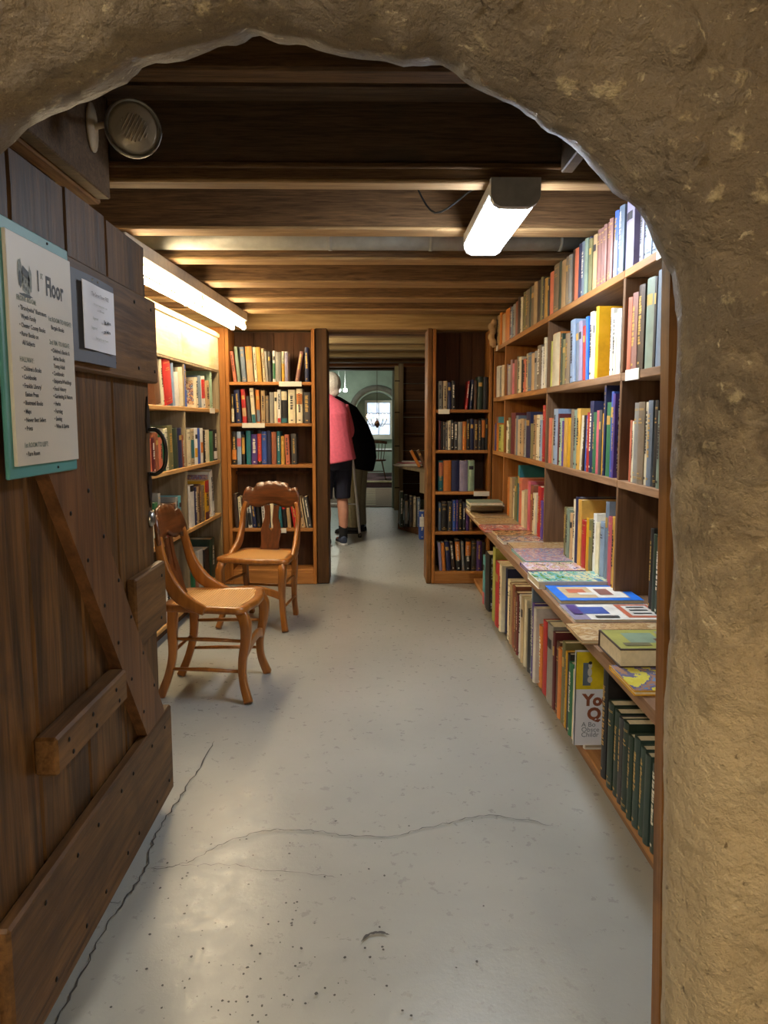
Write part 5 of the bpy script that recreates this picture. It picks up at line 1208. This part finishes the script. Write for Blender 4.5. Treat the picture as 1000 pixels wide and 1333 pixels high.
def woman():
    Y = 7.75; ft = at_z(437, 706, 0); X0 = ft.x-.01
    t = thing('person', 'grey-haired person in pink top and dark shorts, back to camera', 'person', (X0, Y, 0))
    fw = Vector((-.42, .9, 0)).normalized(); sd = Vector((fw.y, -fw.x, 0)); Z = lambda z: Vector((0, 0, z)); O = Vector((X0, Y, 0))
    P = lambda s, f, z: O+sd*s+fw*f+Z(z)
    hip, chest, neck = P(0, -.03, .93), P(-.03, .0, 1.30), P(-.05, .05, 1.475)
    hd = P(.015, .10, 1.60)
    body = [loft([(P(0, -.02, .80), .15, .11), (hip, .17, .125), (P(-.01, -.02, 1.1), .15, .11), (chest, .17, .115), (P(-.04, .02, 1.42), .15, .085), (neck, .06, .06), (P(-.05, .075, 1.53), .052, .055)], sd),
            ball(hd, .1, (.82, .95, 1.18)), ball(hd+fw*.095-Z(.015), .016), ball(hd+fw*.075-Z(.06), .03, (1, .8, .6))]
    for s in (-1, 1):
        body.append(limb([P(s*.09, -.02, .88), P(s*.095, .0, .5), P(s*.095, -.025, .32), P(s*.095, -.02, .09)], [.085, .058, .055, .036]))
        body.append(limb([P(s*.17-.04, .02, 1.41), P(s*.22-.03, .06, 1.16), P(s*.15, .27, 1.04)], [.05, .043, .03]))
        body.append(limb([P(s*.095, -.03, .07), P(s*.095, .05, .045), P(s*.095, .13, .035)], [.038, .036, .025]))
        body.append(ball(hd+sd*s*.082, .022, (.5, .8, 1.3)))
        body.append(ball(hd+fw*.083+sd*s*.032+Z(.012), .012))
        body += hand(P(s*.15, .27, 1.04), fw*.9-sd*s*.3-Z(.2), (0, 0, -1), sd, -s)
    solid(body, 'body', 'skin', t, .009, 3)
    top = [loft([(P(.02, -.05, .84), .205, .15), (P(0, -.04, .97), .20, .15), (P(-.01, -.03, 1.12), .185, .14), (chest-fw*.01, .195, .14), (P(-.04, .02, 1.40), .18, .11), (P(-.05, .045, 1.47), .085, .075), (P(-.05, .055, 1.50), .07, .066)], sd)]
    for s in (-1, 1): top.append(limb([P(s*.14-.04, .02, 1.40), P(s*.20-.03, .05, 1.24), P(s*.225-.02, .09, 1.13), P(s*.19, .2, 1.07)], [.072, .066, .06, .05]))
    solid(top, 'pink_top', 'pink_knit', t, .01, 3)
    sh = [loft([(P(0, -.03, 1.0), .18, .13), (P(0, -.03, .86), .185, .14), (P(0, -.02, .78), .18, .13)], sd)]
    for s in (-1, 1): sh.append(limb([P(s*.09, -.02, .86), P(s*.095, -.01, .7), P(s*.097, .0, .56), P(s*.097, -.005, .47)], [.105, .096, .086, .08]))
    solid(sh, 'shorts', 'navy_cloth', t, .01, 2)
    hair = [ball(hd+Z(.025)-fw*.02, .113, (.9, 1.0, 1.08)), ball(hd-Z(.045)-fw*.055, .075, (1, .7, .9))]
    o = solid(hair, 'hair', 'hair', t, .008, 2)
    for s in (-1, 1):
        solid([limb([P(s*.095, -.02, .20), P(s*.095, -.022, .12), P(s*.095, -.02, .06)], [.048, .044, .046])], 'sock', 'sock', t, .008, 1)
        shoe(P(s*.095, .0, 0), fw+sd*s*.15, 'shoe_n', t, sole='sole')
def man():
    ft = at_z(463, 693, 0); Y = ft.y+.02; X0 = ft.x
    t = thing('person', 'stooping person in black coat and khaki trousers at a walking frame', 'person', (X0, Y, 0))
    fw = Vector((-.96, .28, 0)).normalized(); sd = Vector((fw.y, -fw.x, 0)); Z = lambda z: Vector((0, 0, z)); O = Vector((X0, Y, 0))
    P = lambda s, f, z: O+sd*s+fw*f+Z(z)
    spine = [(P(0, -.02, .80), .16, .12), (P(0, -.05, .92), .17, .13), (P(0, .0, 1.12), .175, .12), (P(0, .12, 1.30), .19, .12), (P(0, .27, 1.42), .17, .09), (P(0, .36, 1.47), .065, .06), (P(0, .41, 1.50), .06, .06)]
    hd = P(0, .49, 1.54)
    body = [loft(spine, sd), ball(hd, .1, (.9, .9, 1.15)), ball(hd+fw*.1-Z(.03), .016), ball(hd+fw*.07-Z(.075), .032, (1, .9, .6))]
    for s in (-1, 1):
        body.append(limb([P(s*.09, -.03, .86), P(s*.1, .03, .48), P(s*.1, .0, .09)], [.09, .06, .042]))
        body.append(limb([P(s*.19, .24, 1.38), P(s*.24, .22, 1.12), P(s*.25, .36, .96)], [.055, .046, .03]))
        body.append(limb([P(s*.1, -.02, .06), P(s*.1, .06, .045), P(s*.1, .14, .035)], [.038, .036, .026]))
        body.append(ball(hd+sd*s*.088, .022, (.8, .8, 1.3)))
        body += hand(P(s*.25, .36, .96), fw*.8-Z(.3), (0, 0, -1), sd, -s)
    solid(body, 'body', 'skin_m', t, .009, 3)
    coat = [loft([(P(0, -.03, .74), .215, .18), (P(0, -.06, .86), .215, .18), (P(0, -.05, 1.0), .21, .17), (P(0, .0, 1.14), .215, .16), (P(0, .11, 1.31), .225, .155), (P(0, .26, 1.43), .2, .12), (P(0, .35, 1.48), .1, .085)], sd)]
    for s in (-1, 1): coat.append(limb([P(s*.17, .22, 1.38), P(s*.235, .22, 1.22), P(s*.25, .23, 1.11), P(s*.25, .33, .985)], [.085, .075, .068, .055]))
    solid(coat, 'coat', 'black_cloth', t, .01, 3)
    tr_ = [loft([(P(0, -.03, .90), .17, .13), (P(0, -.03, .78), .18, .14)], sd)]
    for s in (-1, 1): tr_.append(limb([P(s*.085, -.02, .84), P(s*.1, .0, .55), P(s*.105, .0, .3), P(s*.105, -.01, .075)], [.115, .1, .088, .085]))
    solid(tr_, 'trousers', 'khaki', t, .01, 2)
    solid([ball(hd+Z(.03)-fw*.02, .108, (.95, .95, 1.0))], 'hair', 'hair', t, .009, 1)
    for s in (-1, 1): shoe(P(s*.105, .01, 0), fw+sd*s*.2, 'shoe_k', t)
    return O, fw, sd
woman(); MO, MF, MS = man()
def walker():
    ft = at_z(468.5, 699.5, 0); tp = at_y(459.5, 596, ft.y-.0)
    t = thing('walking_frame', 'aluminium walking frame beside the stooping person', 'walker', (ft.x, ft.y, 0))
    A = ft; r = .0145; top = tp.z; f = Vector((-.98, .2, 0)).normalized(); s = Vector((.1, .99, 0)).normalized()
    T = Vector((tp.x, tp.y, top))
    for k, q in enumerate((Vector((0, 0, 0)), s*.52)):
        B_ = A+q; Tq = T+q
        MB().tube(smooth_path([B_+Vector((0, 0, .03)), B_.lerp(Tq, .5)+Vector((0, 0, .0)), Tq-Vector((0, 0, .05)), Tq+f*.03+Vector((0, 0, .0)), Tq+f*.3, Tq+f*.36-Vector((0, 0, .05)), A+q+f*.44+Vector((0, 0, .03))], 6), r, 10).build('side_frame', 'alu', t)
        MB().tube([B_.lerp(Tq, .42)+Vector((0, 0, 0)), A+q+f*.43+Vector((0, 0, top*.42))], .009, 8).build('side_bar', 'alu', t)
        for e in (B_, A+q+f*.44): MB().lathe([(.018, 0), (.019, .02), (.014, .05)], e, 12).build('rubber_tip', 'rubber', t)
    MB().tube([A+f*.43+Vector((0, 0, .5)), A+s*.52+f*.43+Vector((0, 0, .5))], r, 10).build('cross_bar', 'alu', t)
walker()

# ================================================================== MID ROOM: old cupboard with papers and books
M['pale_post'] = wood('pale_painted_board', srgb(150, 138, 98), srgb(186, 174, 132), 'z', .7, 10, .95, 1.05, .3)
M['cup_back'] = wood('dark_cupboard_wood', srgb(66, 42, 26), srgb(104, 72, 44), 'x', .7, 10, .7, 1.15, .4)
def cupboard():
    Yf = 9.25; xl = at_y(515, 560, Yf).x; xr = 1.2
    t = thing('old_cupboard', 'old plank cupboard with open shelves beyond the doorway', 'cupboard', ((xl+xr)/2, Yf, 0))
    p0, p1 = at_y(513.5, 560, Yf).x, at_y(519, 560, Yf).x; p2 = at_y(525, 560, Yf).x
    piece('door_edge', 'pale_post', t, p0, p1-.003, Yf-.02, Yf+.02, .18, 1.9); piece('post', 'grey_up', t, p1, p2, Yf-.02, Yf+.06, 0, 1.93)
    for z in (.45, .95, 1.35, 1.72): piece('hinge', 'iron', t, p0+.004, p1+.012, Yf-.026, Yf-.02, z, z+.012, bev=0)
    zs = [.30+.2*i for i in range(9)]
    for a, b in zip(zs, zs[1:]): piece('back_plank', 'cup_back', t, p2, xr, Yf+.06, Yf+.08, a+.002, b-.002)
    for z in (1.08, 1.34, 1.62): piece('shelf', 'cup_back', t, p2, xr, Yf-.02+.03, Yf+.06, z, z+.02)
    zc = .72
    MB().plate([(p2-.06, Yf-.03), (xr, Yf-.03), (xr, 7.7), (.62, 7.7), (p2-.06, 8.7)][::-1], .03, (0, 0, zc), (1, 0, 0), (0, 1, 0), (0, 0, 1)).build('counter', 'grey_up', t)
    MB().plate([(.50, 8.12), (.62, 7.75), (.64, 7.76), (.52, 8.13)], zc-.5, (0, 0, .5), (1, 0, 0), (0, 1, 0), (0, 0, 1)).build('counter_apron', 'grey_up', t)
    MB().plate([(at_z(518, 688, 0).x, at_z(518, 688, 0).y), (.58, 8.25), (1.2, 8.25), (1.2, Yf-.03), (.33, Yf-.03)], .06, (0, 0, 0), (1, 0, 0), (0, 1, 0), (0, 0, 1)).build('plinth', 'cup_back', t)
    # upright books on the plinth
    bs = [(521, 'dark green', .40), (527, 'black', .36), (533, 'charcoal', .35), (537.5, 'cream', .34), (543, 'slate blue', .33)]
    for i, (px, c, h) in enumerate(bs):
        p = at_y(px, 690, 8.62+.02*(i % 2)); book((p.x, p.y, .0606), 0, .035, .18, h, c, '%s book standing on plinth of the old cupboard' % c, 'books in old cupboard', panel=[('grey', .1, .8)] if c == 'black' else None)
    p = at_y(546, 690, 8.1); book((p.x, p.y, .001), 0, .06, .16, .30, 'blue', 'blue book on floor in front of the old cupboard', 'books in old cupboard', panel=[('white', .45, .8)])
    zc += .0305
    for i, (px, py, w, d, rz, c) in enumerate(((516, 613, .30, .22, 8, 'white'), (522, 609, .28, .2, -12, 'white'), (519, 606, .26, .2, 20, 'pink'), (527, 604, .24, .18, -5, 'white'))):
        p = at_z(px+14, 606, zc); y = 8.72+.04*i
        o = thing('paper_sheet', ['lowest loose sheet of paper on cupboard counter', 'second loose sheet up on cupboard counter', 'pink sheet among papers on cupboard counter', 'topmost loose sheet on cupboard counter'][i], 'paper', (.40+.02*i, y, zc+.012*i), 'papers on cupboard counter', (0, 0, R(rz)))
        MB().box(-w/2, w/2, -d/2, d/2, 0, .011).build('sheets', cover_mat(c), o, local=True)
    for i, (x, y, c, ln) in enumerate(((.50, 8.35, 'orange', -28), (.56, 8.3, 'brown', -24), (.66, 8.2, 'lime', -6))):
        book((x, y, zc+.0005), 0, .03, .15, .2, c, '%s book propped on counter of the old cupboard' % c, 'books in old cupboard', ln)
cupboard()

# ================================================================== FAR ROOM
def far_room():
    # rug
    a, b = at_z(470, 660, 0), at_z(470, 633.5, 0)
    t = thing('rug', 'brown striped rug on floor at the end of passage', 'rug', (-.1, (a.y+b.y)/2, 0)); y1 = 14.4
    MB().box(-1.2, .75, a.y, y1, -.003, .006).build('rug_field', plain('rug_brown', srgb(112, 88, 70), .95, 0, 60, .2), t)
    for i in range(9): y = a.y+.25+i*.32; MB().box(-.55, .05, y, y+.12, .0062, .0075).build('rug_stripe', plain('rug_stripe', srgb(150, 134, 108), .95, 0, 60, .15), t)
    F0 = .1205; dark = wood('dark_chair_wood', srgb(56, 34, 20), srgb(110, 72, 44), 'z', .4, 12)
    def windsor(px, Y, label):
        X = at_y(px, 600, Y).x; t = thing('spindle_chair', label, 'chair', (X, Y, F0), 'chairs in the far room'); S_ = .42
        mb = MB().lathe([(.15, .36), (.2, .365), (.21, .385), (.19, .395), (.02, .39)], (X, Y, F0), 20); mb.build('seat', dark, t)
        for sx in (-1, 1):
            for sy in (-1, 1): MB().tube([(X+sx*.12, Y+sy*.12, F0+.37), (X+sx*.2, Y+sy*.2, F0)], [(.014, .014), (.012, .012)], 8).build('leg', dark, t)
            MB().tube([(X+sx*.175, Y, F0+.16), (X-sx*.0, Y, F0+.16)], .009, 6).build('stretcher', dark, t)
        for i in range(7):
            u = -1+i/3; MB().tube([(X+u*.15, Y-.15+abs(u)*.03, F0+.385), (X+u*.19, Y-.2, F0+.70)], .007, 6).build('spindle', dark, t)
        MB().tube([(X+u*.22, Y-.2+.03*u*u, F0+.72+.02*(1-u*u)) for u in [-1+i/6 for i in range(13)]], [(.012, .03)]*13, 8, up=(0, 0, 1)).build('crest_rail', dark, t)
    windsor(489, 15.0, 'dark spindle-back chair at table beneath arched window'); windsor(458, 15.3, 'second spindle-back chair, left of the nearer far-room chair')
    Y = 16.0; X = at_y(505, 590, Y).x; t = thing('dining_table', 'dark dining table with white cloth edge beneath arched window', 'table', (X, Y, F0))
    MB().box(X-.55, X+.6, Y-.35, Y+.4, F0+.52, F0+.55, .005).build('tabletop', dark, t)
    MB().box(X-.57, X+.62, Y-.37, Y+.42, F0+.5505, F0+.556).build('table_cloth_cover', 'white', t)
    for sx in (-.48, .52):
        for sy in (-.28, .33): MB().tube([(X+sx, Y+sy, F0), (X+sx, Y+sy, F0+.52)], [(.02, .02), (.032, .032)], 8).build('leg', dark, t)
    # candelabra-style hanging lamp
    c = at_y(491, 551, 16.3); t = thing('candle_chandelier', 'small chandelier with glowing candle bulbs before arched window', 'lamp', (c.x, c.y, c.z-.1))
    brass = plain('dark_brass', srgb(74, 50, 34), .4, .7)
    MB().lathe([(.01, -.1), (.03, -.07), (.06, -.02), (.045, .03), (.015, .06), (.01, .12)], c, 14).build('body', brass, t)
    MB().tube([c+Vector((0, 0, .1)), (c.x, c.y, 2.5)], .006, 6).build('chain', brass, t)
    fl = glow('candle_bulb', (1, .72, .4), 26)
    for i in range(5):
        an = 2*math.pi*i/5+.3; e = c+Vector((math.cos(an)*.21, math.sin(an)*.21, .06))
        MB().tube(smooth_path([c, c+Vector((math.cos(an)*.12, math.sin(an)*.12, -.06)), e]), .006, 6).build('arm', brass, t)
        cd = MB().tube([e, e+Vector((0, 0, .05))], .011, 8).build('candle_sleeve', 'white', t)
        MB().lathe([(.008, .05), (.024, .07), (.02, .1), (.003, .135)], e, 10).build('flame_bulb', fl, t)
far_room()
# pale scrolled ornament at the far end of the top shelf
M['carve'] = plain('pale_carved_wood', srgb(190, 156, 112), .6)
def scroll():
    t = thing('scroll_ornament', 'pale carved scroll ornament at far end of top right shelf', 'ornament', (.945, 5.70, SZ[2]))
    X = at_x(638, 450, .92); y = 5.735; x = .893
    mt = plain('pale_carving', srgb(190, 156, 112), .6)
    sc = MB()
    for dx, dz, r in ((-.006, .035, .028), (-.02, .075, .026), (-.008, .115, .024), (-.022, .15, .024), (-.002, .18, .022)): b_ = ball((x+dx, y, SZ[2]+dz), r, (1, .8, 1.15), 12); sc.add(b_.v, b_.f, True)
    solid([sc], 'scroll', 'carve', t, .006, 2)
    MB().box(x-.012, x+.05, y-.02, y+.02, SZ[2]+.0006, SZ[2]+.014, .003).build('foot', plain('pale_carving_foot', srgb(186, 154, 110), .6), t)
scroll()

flush_books()
